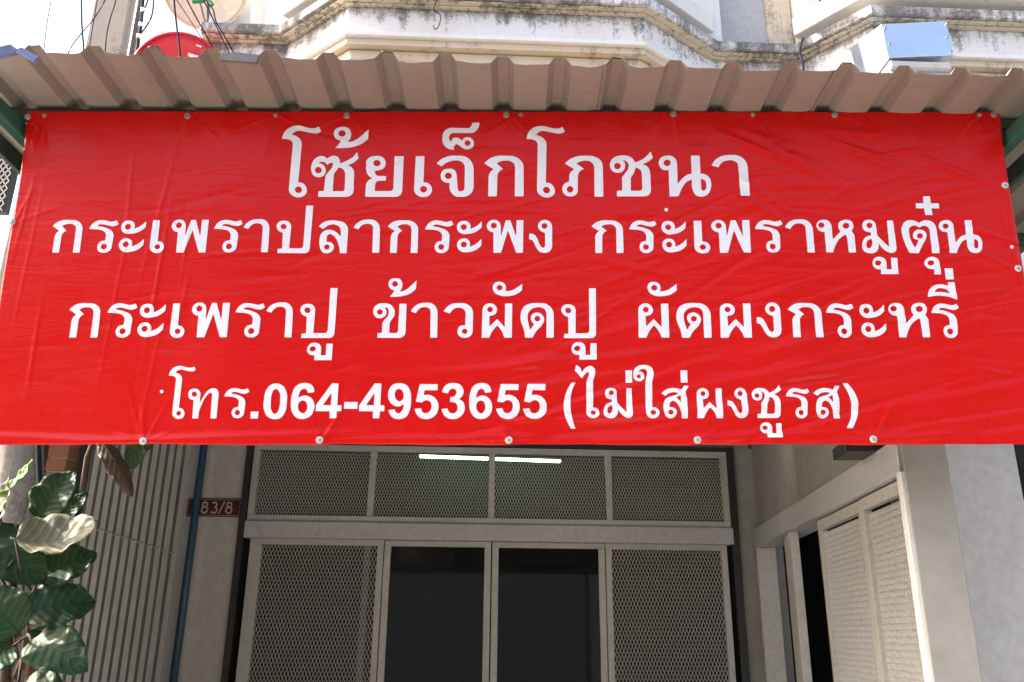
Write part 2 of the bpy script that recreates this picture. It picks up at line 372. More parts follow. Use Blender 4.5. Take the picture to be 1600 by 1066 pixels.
# ------------------------------------------------------------------ lettering, drawn glyph by glyph
CROPS = {'A': (430,185,6.1538), 'B': (680,185,6.1538), 'C': (920,185,6.1538), 'D': (70,320,6.1538), 'E': (320,320,6.1538), 'F': (570,320,5.3333),
         'G': (910,300,5.0), 'H': (1210,300,4.70588), 'I': (95,430,6.4), 'J': (330,430,6.4), 'K': (570,430,6.4), 'Q': (800,430,6.4), 'S': (1040,430,6.4),
         'T': (1270,410,6.4), 'L': (240,570,5.7143), 'M': (500,570,8.0), 'N': (690,570,7.619), 'O': (870,570,6.6667), 'R': (1100,570,6.4)}
def cpx(c, x, y):
    a = CROPS[c]; return a[0] + x/a[2], a[1] + y/a[2]
# 'c' = corner, 't' = end of a straight run, plain = smooth
GL = {
'o': ('A', 1, '55,200c 70,150 110,102 165,77 230,75 300,92 350,98 385,92 405,80c 427,128c 388,146 330,142 265,128 205,122 165,140 147,160c 195,176 230,208 242,250t 208,618c 252,626 285,668 290,695 275,735 240,757 200,762 155,745 125,712 120,670t 158,250t 145,220 110,203', [(210,688,34,31)]),
'tho': ('A', 1, '572,288c 608,252 632,218c 585,200 562,160 575,110 600,92 645,84 700,95 727,140 720,190 692,233c 760,215 830,165 895,107c 888,200c 830,245 750,275 650,288', [(640,147,34,31)]),
'so': ('A', 1, '780,325c 795,385c 758,420 720,442 692,453c 735,480 753,530t 747,680t 735,730 700,752 660,757t 410,757c 413,703c 465,700c 480,560t 500,528 548,460 552,436 535,428 515,436 497,452c 475,426 445,419 412,433c 455,447 480,482 482,515 465,550 440,565 405,568 365,550 345,505 350,440 380,390 430,365 475,372 497,390c 530,368 560,361 600,375 618,437c 700,400 745,370', [(412,500,33,31), '610,473c 655,500 668,540t 663,680t 657,696 640,702t 548,702c 558,550t 575,515']),
'yo': ('A', 1, '870,755c 875,680t 885,620 905,595 940,577c 900,550 882,505 880,450 885,405 915,375 965,363 1020,368 1055,400 1060,440 1045,480 1005,500 962,505c 965,535 982,552 1010,555t 1065,555c 1062,600c 1010,600t 975,612 962,645t 958,700c 1095,700t 1125,690 1133,660t 1145,365c 1230,365c 1215,690t 1200,735 1150,755t', [(980,432,34,31)]),
'e': ('A', 1, '1355,365c 1438,365c 1428,615c 1470,622 1508,665 1508,700 1485,740 1435,757 1390,750 1350,720 1338,670t', [(1430,682,34,31)]),
'maitaikhu': ('B', 1, '355,43c 425,43c 415,90 385,128 340,143t 190,143t 150,152 133,185 140,215 155,227c 168,195 205,187 260,217c 280,188 315,182 355,200 371,240 360,280 325,300 285,298 240,270 208,250 186,262 180,305c 120,290 75,240 70,190 80,140 120,100 160,92t 300,97t 335,90 350,70', [(310,240,29,27)]),
'cho': ('B', 1, '10,435c 70,385 140,363 210,360 290,370 350,420 370,490t 370,640t 350,715 300,750 245,755 190,748 150,710 138,620c 90,615 55,580 52,540 75,500 125,485 180,495 205,540t 215,670t 225,698 245,703 270,695 282,665t 285,490t 275,440 240,412 195,405 140,415 95,435 60,463c', [(125,553,34,31)]),
'ko': ('B', 1, '470,435c 530,385 600,363 680,362 765,370 830,415 850,480t 850,752c 765,752c 768,490t 755,435 720,412 680,408 630,415 590,435c 655,490c 615,515 597,560t 592,752c 508,752c 512,580t 525,525 562,490c', []),
'pho': ('B', 1, '1243,435c 1305,388 1375,365 1445,362 1530,370 1587,405 1609,480t 1614,752c 1530,752c 1527,490t 1515,440 1480,412 1445,408 1400,415 1355,435c 1428,487c 1385,515 1370,555t 1368,700t 1350,735 1295,752 1245,735 1220,685 1240,630 1285,610c 1287,560t 1300,520 1335,490c', [(1295,683,32,31)]),
'choc': ('C', 1, '600,318c 622,380c 585,412 550,430 518,443c 575,472 597,530t 603,680t 590,730 540,752t 273,752c 275,697c 325,695c 322,580t 345,540 385,480 385,440 360,412 325,402c 350,430 352,465 330,510 280,525 230,508 205,455 215,410 255,372 330,358 400,370 450,425c 530,390 575,350', [(278,460,33,31), '455,475c 500,496 515,540t 520,670t 512,690 495,697t 408,697c 408,580t 437,528']),
'no': ('C', 1, '772,500c 710,490 677,430 695,385 755,360 820,375 850,430t 858,635c 900,580 945,545 990,532c 982,360c 1065,360c 1073,530c 1130,545 1170,600 1172,665 1140,735 1085,755 1030,740 1000,690 992,590c 945,610 900,670 865,752c 780,752c', [(758,430,34,31), '1077,583c 1115,600 1128,645 1118,690 1098,698 1083,685 1080,655t']),
'aa': ('C', 1, '1185,455c 1220,400 1280,365 1345,355 1440,367 1495,420 1512,490t 1532,752c 1447,752c 1428,490t 1415,430 1385,410 1345,405 1290,420 1247,473c', []),
'ro': ('F', 2, '500,205c 530,155 575,132 620,133 680,144 722,133c 737,165c 700,182 650,175 600,165 577,168 563,180c 635,195 690,225 705,265t 698,360t 670,395 635,403 595,390 580,350 600,312 640,302c 643,260t 628,228 590,212 540,207', [(635,352,25,24)]),
'a1': ('F', 2, '771,190 785,150 825,135 865,145 882,175 880,203c 930,180 975,138c 973,190c 930,225 870,243 815,243 780,220', [(827,187,25,24)]),
'a2': ('F', 2, '768,340 785,297 825,282 865,297 878,328 875,352c 930,325 973,285c 970,340c 930,375 870,395 815,395 780,372', [(825,333,25,24)]),
'pan': ('F', 2, '1072,232c 1035,218 1015,177 1035,140 1080,127 1118,143 1133,185t 1133,272c 1175,130c 1213,130c 1262,270c 1265,130c 1322,130c 1318,402c 1262,402c 1193,215c 1135,402c 1072,402c', [(1075,175,25,24)]),
'ngo': ('F', 2, '1503,235c 1460,215 1443,180 1460,142 1505,127 1545,145 1562,190t 1562,340t 1545,385 1500,402 1455,390 1430,360 1410,320 1395,297 1368,290c 1372,240c 1415,252 1440,290 1465,345 1484,360 1500,350 1503,325t', [(1498,178,25,24)]),
'po': ('E', 2, '748,272c 705,250 690,207 710,170 760,155 808,170 825,215t 805,422c 900,422t 925,416 937,390t 965,10c 1030,10c 998,410t 985,450 950,467t 695,467c 700,427c 740,425c', [(755,213,28,26)]),
'lo': ('E', 2, '1090,210c 1140,170 1200,153 1265,155 1345,180 1375,250t 1360,467c 1295,467c 1290,410 1270,350 1235,300 1203,283 1180,290 1168,320 1168,360c 1212,365 1238,405 1215,450 1165,468 1120,450 1100,400 1098,340 1115,280 1160,247 1210,243 1260,265 1303,310c 1305,270t 1290,215 1245,192 1180,202 1135,235c', [(1170,408,27,25)]),
'ho': ('H', 2, '370,298c 330,285 313,250 325,220 355,207 395,215 418,255t 428,352c 455,320 480,292c 465,265 470,225 510,207 555,220 568,255 555,290c 575,320t 588,447c 538,447c 525,340t 515,314c 470,350 445,395 430,447c 383,447c', [(347,247,22,20),(517,250,23,21)]),
'mo': ('H', 2, '698,298c 655,288 637,250 650,217 690,207 728,225 738,260t 748,325c 785,360 835,405c 817,212c 862,212c 888,400t 880,440 850,450 820,440 755,375c 755,420 735,445 690,452 645,430 637,385 655,340 703,320c', [(690,248,22,20), '706,347c 680,355 668,390 677,412 695,413 709,395']),
'uu': ('H', 2, '783,570c 740,560 722,525 740,485 775,478 808,493 822,530t 825,570c 860,570c 852,485c 897,485c 908,605c 783,605c', [(762,523,22,19)]),
'to': ('H', 2, '990,450c 960,380 938,310 940,250 965,215 1010,210 1055,230c 1095,210 1150,225 1175,270t 1198,452c 1145,452c 1128,280t 1115,258 1095,250 1057,265c 1025,248 993,262 988,310 1003,362 1028,412c 1045,378 1052,352c 1022,345 1015,312 1035,283 1075,280 1105,305 1103,345 1080,390 1055,452c', [(1062,325,21,20)]),
'u': ('H', 2, '1170,570c 1122,560 1103,525 1125,487 1155,478 1192,495 1207,540t 1217,608c 1170,608c', [(1147,523,22,19)]),
'chattawa': ('H', 2, '1090,35c 1140,33c 1147,85c 1203,85c 1210,122c 1152,122c 1160,172c 1108,172c 1100,122c 1042,122c 1038,85c 1095,85c', []),
'kho': ('K', 3, '192,320c 210,350 212,385 185,420 145,432 100,415 80,365 95,315 135,287 190,280 260,300 295,360 288,410 260,450 243,490t 240,578c 305,578t 322,568 328,545t 342,285c 412,285c 403,540t 390,600 345,627t 122,627c 122,580c 167,578c 170,490t 190,450 230,400 235,360 222,328', [(147,368,29,27)]),
'wo': ('K', 3, '785,362c 830,310 880,285 935,280 1020,290 1070,335 1082,400t 1078,560t 1055,610 1000,628 950,615 925,565 945,515 1003,502c 1008,400t 995,350 960,328 920,327 880,345 850,383c', [(998,563,29,27)]),
'pho2': ('K', 3, '1170,627c 1178,370t 1190,312 1245,283 1300,300 1323,345 1305,390 1247,408c 1247,515c 1325,440c 1400,522c 1403,285c 1475,285c 1470,627c 1395,627c 1372,565 1325,503c 1272,570 1245,627c', [(1253,345,29,27)]),
'han': ('K', 3, '1280,125 1298,80 1345,67 1395,85 1412,130 1403,163c 1475,152 1530,120 1575,87c 1572,155c 1500,198 1430,212 1350,205 1298,175', [(1348,127,30,28)]),
'do': ('Q', 3, '130,627c 115,540 85,450 88,380 120,315 185,285 260,280 350,292 402,340 418,410t 418,627c 345,627c 345,400t 330,345 295,325 245,323 190,345 158,390 155,430 168,500 182,550c 220,492c 190,450 195,400 240,375 300,395 322,440 300,500 240,565 205,627c', [(253,437,29,28)]),
'ii': ('T', 3, '1140,350c 1150,290 1190,240 1250,222 1340,237c 1337,200c 1403,200c 1433,378c 1350,348 1250,335', ['1205,300c 1235,265 1290,262 1335,280 1357,312c 1280,298']),
'ek': ('T', 3, '1320,62c 1390,62c 1403,172c 1335,173c', []),
'thoth': ('L', 4, '352,315c 318,305 305,270 315,235 355,215 395,225 415,265t 407,345c 440,290 480,235 520,213 562,222 578,270t 558,482c 503,482c 520,280t 515,256 500,254 470,280 425,360 400,430 395,482c 342,482c', [(360,265,25,23)]),
'.': ('L', 4, '870,420c 937,420c 932,482c 867,482c', []),
'0': ('L', 4, '1095,168 1155,190 1190,260 1190,335 1175,420 1135,475 1080,488 1018,465 985,400 985,320 1005,230 1045,182', ['1097,218 1123,245 1130,320 1118,400 1102,430 1080,440 1055,415 1047,340 1057,260 1075,225']),
'6': ('N', 4, '597,328c 520,338c 505,300 480,288 445,300 420,345 413,400c 450,375 490,368 560,395 603,470 600,545 560,615 480,648 400,630 345,560 328,460 340,340 375,260 430,225 490,218 560,240', ['468,427 505,445 522,495 512,550 475,580 435,560 413,500 430,445']),
'4': ('M', 4, '690,232c 770,235c 755,508c 808,508c 805,582c 750,582c 745,670c 665,670c 665,582c 492,582c 497,505c', ['580,507c 685,350c 678,507c']),
'-': ('M', 4, '305,467c 470,467c 467,552c 302,552c', []),
'9': ('M', 4, '847,568c 930,557c 945,595 975,607 1010,590 1038,540 1045,490c 1005,515 960,522 890,490 848,420 850,330 895,255 990,230 1080,255 1130,340 1138,440 1120,570 1075,650 975,680 895,655', ['985,302 1025,325 1042,380 1030,435 990,458 945,430 930,370 945,320']),
'5': ('N', 4, '705,230c 915,232c 915,305c 762,303c 752,365c 790,358 860,375 918,440 930,510 905,590 850,635 775,648 700,620 648,525c 727,517c 742,562 780,578 825,560 848,500 835,445 795,423 760,430 735,450c 662,440c', []),
'3': ('N', 4, '10,328c 45,250 100,222 150,218 225,240 263,310 250,370 208,410c 255,440 278,500 260,580 200,635 130,648 50,620 2,527c 75,520c 95,565 135,580 175,565 193,510 175,460 130,445 103,447c 108,385c 155,375 180,330 165,295 130,287 100,300 82,342c', []),
'(': ('O', 4, '155,187c 200,187c 160,270 143,380 150,500 170,590 200,665c 150,665c 100,580 72,480 75,370 105,270', []),
')': ('R', 4, '1403,185c 1447,185c 1510,280 1545,400 1535,520 1497,635c 1442,635c 1475,540 1483,420 1460,310', []),
'ai': ('O', 4, '190,67c 203,5c 240,25 262,85c 305,28 350,12 388,38 397,80 385,130 375,180t 375,447c 415,455 438,495 425,540 375,560 325,540 308,490t 308,190t 320,140 335,100 328,76 300,92 262,147c 228,102 205,75', [(377,500,27,25)]),
'aimuan': ('O', 4, '805,100 818,45 860,10 910,3 970,20 1002,70 998,130 988,180t 990,447c 1030,452 1057,495 1045,540 1000,560 950,545 928,490t 922,190t 930,140 940,90 930,55 905,45 875,52 848,72c 890,76 912,110 902,155 865,173 820,152', [(860,122,20,20),(998,500,28,26)]),
'soo': ('O', 4, '1092,300c 1140,262 1190,245 1250,247 1305,262c 1335,218c 1382,222c 1345,285c 1365,350t 1370,560c 1308,560c 1300,500 1275,430 1240,385 1205,378 1183,400 1177,445c 1225,452 1252,490 1235,540 1190,560 1140,540 1115,480 1117,410 1140,355 1180,333 1230,320 1275,297c 1230,288 1180,295 1133,328c', [(1190,497,28,26), '1248,342c 1298,318c 1300,400c 1280,368']),
}
def parse(sx):
    out = []
    for tk in sx.split():
        k = tk[-1] if tk[-1] in 'ct' else 's'
        a, b = tk.rstrip('ct').split(','); out.append((float(a), float(b), k))
    return out
def curve(pts, sub=6):
    n = len(pts); XY = np.array([(p[0], p[1]) for p in pts]); K = [p[2] for p in pts]; res = []
    def tang(i, side, chord):          # tangent at i for the segment on the given side, scaled to chord
        if K[i] == 'c': return None
        pv, nx = XY[(i-1) % n], XY[(i+1) % n]
        if K[i] == 't':
            d = XY[i] - pv if K[(i-1) % n] in 'ct' else nx - XY[i]
        else:
            a, b = XY[i] - pv, nx - XY[i]; la, lb = np.hypot(*a), np.hypot(*b)
            d = a/la*lb + b/lb*la
        return d/np.hypot(*d)*chord
    for i in range(n):
        j = (i+1) % n; p, q_ = XY[i], XY[j]; ch = np.hypot(*(q_-p))
        if K[i] in 'ct' and K[j] in 'ct': res.append(p); continue
        m0, m1 = tang(i, 1, ch), tang(j, 0, ch)
        if m0 is None and m1 is None: res.append(p); continue
        if m0 is None: m0 = 1.5*(q_-p) - .5*m1
        if m1 is None: m1 = 1.5*(q_-p) - .5*m0
        for s in range(sub):
            t = s/sub; h00 = 2*t**3-3*t**2+1; h10 = t**3-2*t**2+t; h01 = -2*t**3+3*t**2; h11 = t**3-t**2
            res.append(h00*p + h10*m0 + h01*q_ + h11*m1)
    return np.array(res)
BASEPX = {1: 307.6, 2: 395.7, 3: 528.2, 4: 654.0}; XHPX = {1: 244.0, 2: 344.6, 3: 474.4, 4: 607.0}
def line_metric(l):
    b = banner_uv(800, BASEPX[l])[1]; return b, banner_uv(800, XHPX[l])[1] - b
LM = {l: line_metric(l) for l in BASEPX}
def to_uv(c, arr):
    o = []
    for x, y in arr:
        px, py = cpx(c, x, y); o.append(banner_uv(px, py))
    return np.array(o)
GLUV = {}
for k, (c, l, outer, holes) in GL.items():
    cs = [to_uv(c, curve(parse(outer)))]
    for h in holes:
        if isinstance(h, str): cs.append(to_uv(c, curve(parse(h))))
        else: cs.append(to_uv(c, [(h[0] + h[2]*math.cos(a), h[1] + h[3]*math.sin(a)) for a in np.linspace(0, 2*math.pi, 20, endpoint=False)]))
    b, xh = LM[l]
    for a in cs: a[:, 1] = (a[:, 1] - b)/xh          # baseline 0, x-height 1
    u0 = cs[0][:, 0].min(); wd = np.ptp(cs[0][:, 0])
    for a in cs: a[:, 0] = (a[:, 0] - u0)/wd         # width 0..1
    GLUV[k] = cs
TEXT = [
(1, 'A o 52 427|A tho 562 897|A so 342 795|A yo 870 1230|A e 1338 1510|B cho 10 370|B maitaikhu 70 425|B ko 470 850|B o 880 1252|B pho 1220 1614|C choc 205 622|C no 677 1172|C aa 1185 1532'),
(2, 'D ko 62 355|D ro 418 697|D a1 735 972|D a2 712 950|D e 1020 1157|D pan 1212 1567|E ro 85 358|E aa 370 620|E po 690 1030|E lo 1090 1375|E aa 1427 1683|F ko 187 443|F ro 500 737|F a1 768 975|F a2 768 973|F pan 1015 1322|F ngo 1368 1562|'
    'G ko 72 318|G ro 367 583|G a1 618 808|G a2 624 815|G e 870 993|G pan 1010 1310|G ro 1350 1567|H aa 78 285|H ho 313 588|H mo 637 888|H uu 722 908|H to 938 1198|H u 1103 1217|H chattawa 1038 1210|H no 1217 1523'),
(3, 'I ko 72 388|I ro 457 753|I a1 792 1048|I a2 767 1025|I e 1103 1210+38|I pan 1305 1684|J ro 240 533|J aa 548 815|J po 890 1253|J uu 958 1213 677 852|K kho 80 412|K tho 235 515 30 217|K aa 458 727|K wo 785 1082|K pho2 1170 1475|K han 1280 1575|'
    'Q do 85 418|Q po 493 845|Q uu 595 848 672 847|Q pho2 1260 1570|Q han 1355 1648|S do 108 453|S pho2 540 855|S ngo 905 1147|S ko 1222 1560|T ro 135 418|T a1 465 715|T a2 485 737|T ho 765 1153|T ro 1192 1475|T ii 1140 1433|T ek 1320 1403'),
(4, 'L o 123 363|L thoth 305 578|L ro 628 850|L . 867 937|L 0 985 1192|L 6 1227 1440|L 4 1452 1680|M - 302 470|M 4 492 808|M 9 847 1138|M 5 1183 1482|N 3 0 278|N 6 328 603|N 5 648 930|N 5 968 1252|O ( 72 200|O ai 190 438|O mo 485 788|O ek 715 785 60 188|'
    'O aimuan 802 1057|O ek 1288 1360 60 188|O soo 1092 1382|O pho2 1455 1724|R ngo 230 433|R choc 480 775|R uu 562 778 577 730|R ro 818 1057|R soo 1095 1370|R ) 1403 1543'),
]
CELL = .0024; OFF = .0011
def glyph_mesh(cs):
    segs = []
    for a in cs: segs.append(np.stack([a, np.roll(a, -1, 0)], 1))
    S = np.concatenate(segs); A, Bv = S[:, 0], S[:, 1]; keep = np.hypot(*(Bv - A).T) > 1e-7; A, Bv = A[keep], Bv[keep]
    lo_ = cs[0].min(0) - CELL*1.5; hi_ = cs[0].max(0) + CELL*1.5
    nx = int((hi_[0]-lo_[0])/CELL) + 2; ny = int((hi_[1]-lo_[1])/CELL) + 2
    X = lo_[0] + np.arange(nx)*CELL; Y = lo_[1] + np.arange(ny)*CELL
    GX, GY = np.meshgrid(X, Y); p = np.stack([GX.ravel(), GY.ravel()], -1)
    best = np.full(len(p), 1e9); ins = np.zeros(len(p), bool)
    for a, b in zip(A, Bv):
        d = b - a; t = np.clip(((p - a) @ d)/(d @ d), 0, 1); q_ = p - a - t[:, None]*d; dd = np.einsum('ij,ij->i', q_, q_)
        best = np.minimum(best, dd)
        if a[1] != b[1]:
            c = (a[1] > p[:, 1]) != (b[1] > p[:, 1])
            ins ^= c & (p[:, 0] < (b[0]-a[0])*(p[:, 1]-a[1])/(b[1]-a[1]) + a[0])
    sd = np.where(ins, 1, -1)*np.sqrt(best); sd = sd.reshape(ny, nx); sd[np.abs(sd) < 1e-6] = 1e-6
    vid = {}; verts = []; faces = []
    def node(i, j):
        k = (i, j)
        if k not in vid: vid[k] = len(verts); verts.append((X[i], Y[j]))
        return vid[k]
    def cross(i, j, i2, j2):
        k = (i, j, i2, j2) if (i, j) < (i2, j2) else (i2, j2, i, j)
        if k not in vid:
            a, b = sd[j, i], sd[j2, i2]; t = min(.98, max(.02, a/(a-b))); vid[k] = len(verts); verts.append((X[i] + (X[i2]-X[i])*t, Y[j] + (Y[j2]-Y[j])*t))
        return vid[k]
    pos = sd > 0
    cnt = pos[:-1, :-1].astype(int) + pos[:-1, 1:] + pos[1:, 1:] + pos[1:, :-1]
    for j, i in zip(*np.nonzero(cnt)):
        cr = [(i, j), (i+1, j), (i+1, j+1), (i, j+1)]; poly = []
        for k in range(4):
            a, b = cr[k], cr[(k+1) % 4]
            if pos[a[1], a[0]]: poly.append(node(*a))
            if pos[a[1], a[0]] != pos[b[1], b[0]]: poly.append(cross(*a, *b))
        if len(poly) >= 3: faces.append(poly)
    return np.array(verts), faces
for l, s in TEXT:
    b, xh = LM[l]
    for item in s.split('|'):
        p = item.split(); c, k = p[0], p[1]; x0 = float(p[2]); x1 = sum(float(z) for z in p[3].split('+'))
        pxa, _ = cpx(c, x0, 0); pxb, _ = cpx(c, x1, 0)
        yt = yb = None
        if len(p) > 4: yt, yb = cpx(c, 0, float(p[4]))[1], cpx(c, 0, float(p[5]))[1]
        cs = GLUV[k]; vmin, vmax = cs[0][:, 1].min(), cs[0][:, 1].max()
        if yt is None: mid = b + xh*(vmin + vmax)/2
        else: mid = banner_uv(800, (yt + yb)/2)[1]
        pym = BASEPX[l] - (mid - b)/xh*(BASEPX[l] - XHPX[l])
        ua, ub = banner_uv(pxa, pym)[0], banner_uv(pxb, pym)[0]
        if yt is None: f = lambda v: b + xh*v
        else:
            va, vb_ = banner_uv(800, yb)[1], banner_uv(800, yt)[1]
            f = lambda v, va=va, vb_=vb_, vmin=vmin, vmax=vmax: va + (v - vmin)/(vmax - vmin)*(vb_ - va)
        cc = [np.stack([ua + a[:, 0]*(ub - ua), f(a[:, 1])], -1) for a in cs]
        vv, ff = glyph_mesh(cc)
        W = world_pts(vv[:, 0], vv[:, 1], hsample(vv[:, 0], vv[:, 1]) + OFF)
        np_mesh('printed_letter', W, ff, MAT['print'], banner)
# spots of white paint and the screws with their washers
def disc(u, v, r, off, th, n=16, dome=0.0):
    m = M(); c = bpt(u, v, off) - B0; X = bux; top = [c + (X*math.cos(2*math.pi*k/n) + bup*math.sin(2*math.pi*k/n))*r for k in range(n)]
    t2 = [c - bn*th + (X*math.cos(2*math.pi*k/n) + bup*math.sin(2*math.pi*k/n))*r*.9 for k in range(n)]
    m.add(top + t2 + [c - bn*(th + dome)], [tuple(range(n))] + [(i, (i+1) % n, n + (i+1) % n, n + i) for i in range(n)] + [(n + i, n + (i+1) % n, 2*n) for i in range(n)]); return m
for px, py, r in ((1041, 328, 3.0), (253, 612, 2.8), (1581, 386, 3.0)):
    u, v = banner_uv(px, py); disc(u, v, r*.0022, float(hsample(u, v)) + .0005, .0012).build('eyelet_spot', MAT['white_paint'], banner)
for px, py, k in SCREWS:
    u, v = banner_uv(px, py); h = float(hsample(u, v)); r = {0: .0118, 1: .0085, 2: .0125}[k]
    o = disc(u, v, r, h + .0004, .002, 20).build('screw_washer', MAT['washer' if k == 2 else 'steel'], banner)
    m = disc(u, v, .0046, h + .0024, .0035, 6, .001); m.build('screw_head', MAT['steel'], o)
# ------------------------------------------------------------------ awning
ZA = bpt(0, H_B).z + .012
TOPY = bpt(0, H_B).y
fl = PZ(150, 84, ZA); fr = PZ(1480, 116, ZA)
def front_y(x): return fl.y + (fr.y - fl.y)*(x - fl.x)/(fr.x - fl.x)
def ribx(k): return P(115 + 83.85*k, 176, TOPY).x
PIT = ribx(5) - ribx(4)
BACKY = 2.05
awning = empty('awning', 'beige corrugated steel awning roof jutting out above the red banner', 'awning', (0, TOPY, ZA))
AO = Vector((0, TOPY, ZA))
def profile(x):                       # height of the trapezoid rib profile
    k = round((x - ribx(0))/PIT); d = abs(x - ribx(0) - k*PIT)
    return .030*min(1, max(0, (.040 - d)/.022))
def sheet(k0, k1, first):
    xs = []
    for k in range(k0, k1 + 1):
        c = ribx(0) + k*PIT
        for d in (-.040, -.018, -.013, .013, .018, .040): xs.append(c + d)
        for q_ in (.3, .5, .7): xs.append(c + .040 + (PIT - .080)*q_)
    lo_, hi_ = ribx(0) + k0*PIT - .046, ribx(0) + k1*PIT + .043
    xs = sorted([x for x in xs if lo_ < x < hi_] + [lo_, hi_])
    ts = [0, .02, .06, .12, .2, .35, .55, .8, 1]
    m = M(); n = len(xs); jit = [random.uniform(-.006, .006) for _ in xs]
    for th in (0, .0009):
        for t in ts:
            for i, x in enumerate(xs):
                y = (front_y(x) + jit[i]*.5)*(1 - t) + BACKY*t
                lap = .0055*(1 if x > hi_ - .1 else 0) if True else 0
                sag = -.004*math.sin(math.pi*(((x - ribx(0) - .04) % PIT)/(PIT - .08))) if profile(x) <= 0 and ((x - ribx(0) - .04) % PIT) < PIT - .08 else 0
                edge_b = .010*noise.noise(Vector((x*7, 3.1, 0)))*(1 - min(1, t*8))
                m.v.append((x, y - AO.y, profile(x) + lap + sag*(1.0 if t < .1 else .5) + edge_b + th))
    T = len(ts); L = T*n
    for a in range(T-1):
        for i in range(n-1):
            q_ = (a*n+i, a*n+i+1, (a+1)*n+i+1, (a+1)*n+i); m.f.append(q_); m.f.append(tuple(v + L for v in q_[::-1]))
    for i in range(n-1):
        m.f.append((i, i+1, L+i+1, L+i)); e = (T-1)*n; m.f.append((e+i, e+i+1, L+e+i+1, L+e+i))
    for a in range(T-1):
        m.f.append((a*n, (a+1)*n, L+(a+1)*n, L+a*n)); m.f.append((a*n+n-1, (a+1)*n+n-1, L+(a+1)*n+n-1, L+a*n+n-1))
    return m.build('roofing_sheet', MAT['sheet'], awning)
for j, (k0, k1) in enumerate(((-2, 2), (2, 6), (6, 10), (10, 14), (14, 18), (18, 21))): sheet(k0, k1, j == 0)
xl, xr = ribx(-2) - .05, ribx(21) + .04
def abox(name, mat, x0, x1, y0, y1, z0, z1, bev=.003): return M().box(x0, x1, y0 - AO.y, y1 - AO.y, z0 - AO.z, z1 - AO.z).build(name, MAT[mat], awning, bev)
abox('purlin', 'darkgreen', xl + .05, xr - .05, TOPY + .02, TOPY + .06, ZA - .045, ZA - .006)
abox('purlin', 'darkgreen', xl + .05, xr - .05, .85, .90, ZA - .055, ZA - .006)
abox('purlin', 'darkgreen', xl + .05, xr - .05, 1.85, 1.90, ZA - .055, ZA - .006)
for x in (U0 - .055, U1 + .035): 
    abox('rafter', 'green', x - .022, x + .022, TOPY - .18, 1.95, ZA - .115, ZA - .058)
    abox('rafter', 'darkgreen', x - .05 + (.1 if x > 0 else 0) , x - .03 + (.1 if x > 0 else 0), TOPY - .14, 1.95, ZA - .20, ZA - .13)
for x in (-.6, .6): abox('rafter', 'green', x - .02, x + .02, TOPY + .07, 1.84, ZA - .112, ZA - .057)
# banner support frame behind the sheet
fo = empty('steel_frame', 'green steel tube frame standing behind the red banner under the awning', 'frame', (0, 0, 0))
for u in np.linspace(U0 + .03, U1 - .03, 6):
    a, b = bpt(u, .02, -.035), bpt(u, H_B - .03, -.035); M().tube([a, b], .014, 4).build('upright', MAT['darkgreen'], fo)
for v in (.05, H_B*.5, H_B - .03):
    M().tube([bpt(U0 + .01, v, -.055), bpt(U1 - .01, v, -.055)], .014, 4).build('rail', MAT['darkgreen'], fo)
# ------------------------------------------------------------------ shophouse
house = empty('shophouse', 'weathered white shophouse with moulded bay balconies above and a recessed caged shopfront below', 'building', (0, 0, 0), BYAW)
YW = 3.3                               # plane of the shopfront
def hb(name, mat, x0, x1, y0, y1, z0, z1, bev=0.0, parent=house): return M().box(x0, x1, y0, y1, z0, z1).build(name, MAT[mat], parent, bev)
YF, YR = 2.0, 2.43
DZ = lambda px, py, Y: PB(px, py, Y).z
z_soff = DZ(800, 68, YF); z_ledge = DZ(800, 56, YF - .03); z_face = DZ(800, 20, YF); z_m1 = DZ(800, 13, YF - .03); z_m2 = DZ(800, 6, YF - .06); z_lip = z_m2 + .075
xfl = PB(546, 5, YF).x; xrl = PB(449, 62, YR).x; xfr = PB(1003, 15, YF).x; xrr = PB(1110, 78, YR).x; xsl = PB(1245, 88, YR).x; xsf = PB(1362, 38, YF).x
path = [(PB(318, 62, YR).x, YR), (xrl, YR), (xfl, YF), (xfr, YF), (xrr, YR), (xsl, YR), (xsf, YF), (xsf + 1.6, YF), (xsf + 2.2, YR), (7.0, YR)]
def offset_path(path, o):
    out = []
    for i, p in enumerate(path):
        ns = []
        for a, b in ((i-1, i), (i, i+1)):
            if 0 <= a and b < len(path):
                d = Vector((path[b][0]-path[a][0], path[b][1]-path[a][1])).normalized(); ns.append(Vector((d.y, -d.x)))
        n = sum(ns, Vector((0, 0))).normalized(); k = 1/max(.3, n.dot(ns[0])); out.append((p[0] + n.x*o*k, p[1] + n.y*o*k))
    return out
def band(name, mat, o_out, o_in, z0, z1, bev=.004, pth=path, parent=house):
    a, b = offset_path(pth, o_out), offset_path(pth, -o_in); n = len(pth); m = M()
    for z in (z0, z1):
        for p in a: m.v.append((p[0], p[1], z))
        for p in b: m.v.append((p[0], p[1], z))
    for i in range(n-1):
        m.f += [(i, i+1, 2*n+i+1, 2*n+i), (n+i, n+i+1, 3*n+i+1, 3*n+i), (i, i+1, n+i+1, n+i), (2*n+i, 2*n+i+1, 3*n+i+1, 3*n+i)]
    m.f += [(0, n, 3*n, 2*n), (n-1, 2*n-1, 4*n-1, 3*n-1)]
    return m.build(name, MAT[mat], parent, bev)
band('ledge', 'facade_clean', .03, .25, z_soff, z_ledge, .006)
band('balcony_face', 'facade', 0, .22, z_ledge + .001, z_face)
band('moulding', 'mould', .035, .22, z_face + .001, z_m1, .008)
band('moulding', 'mould', .075, .22, z_m1 + .001, z_m2, .01)
band('balcony_lip', 'facade', .10, .22, z_m2 + .001, z_lip, .006)
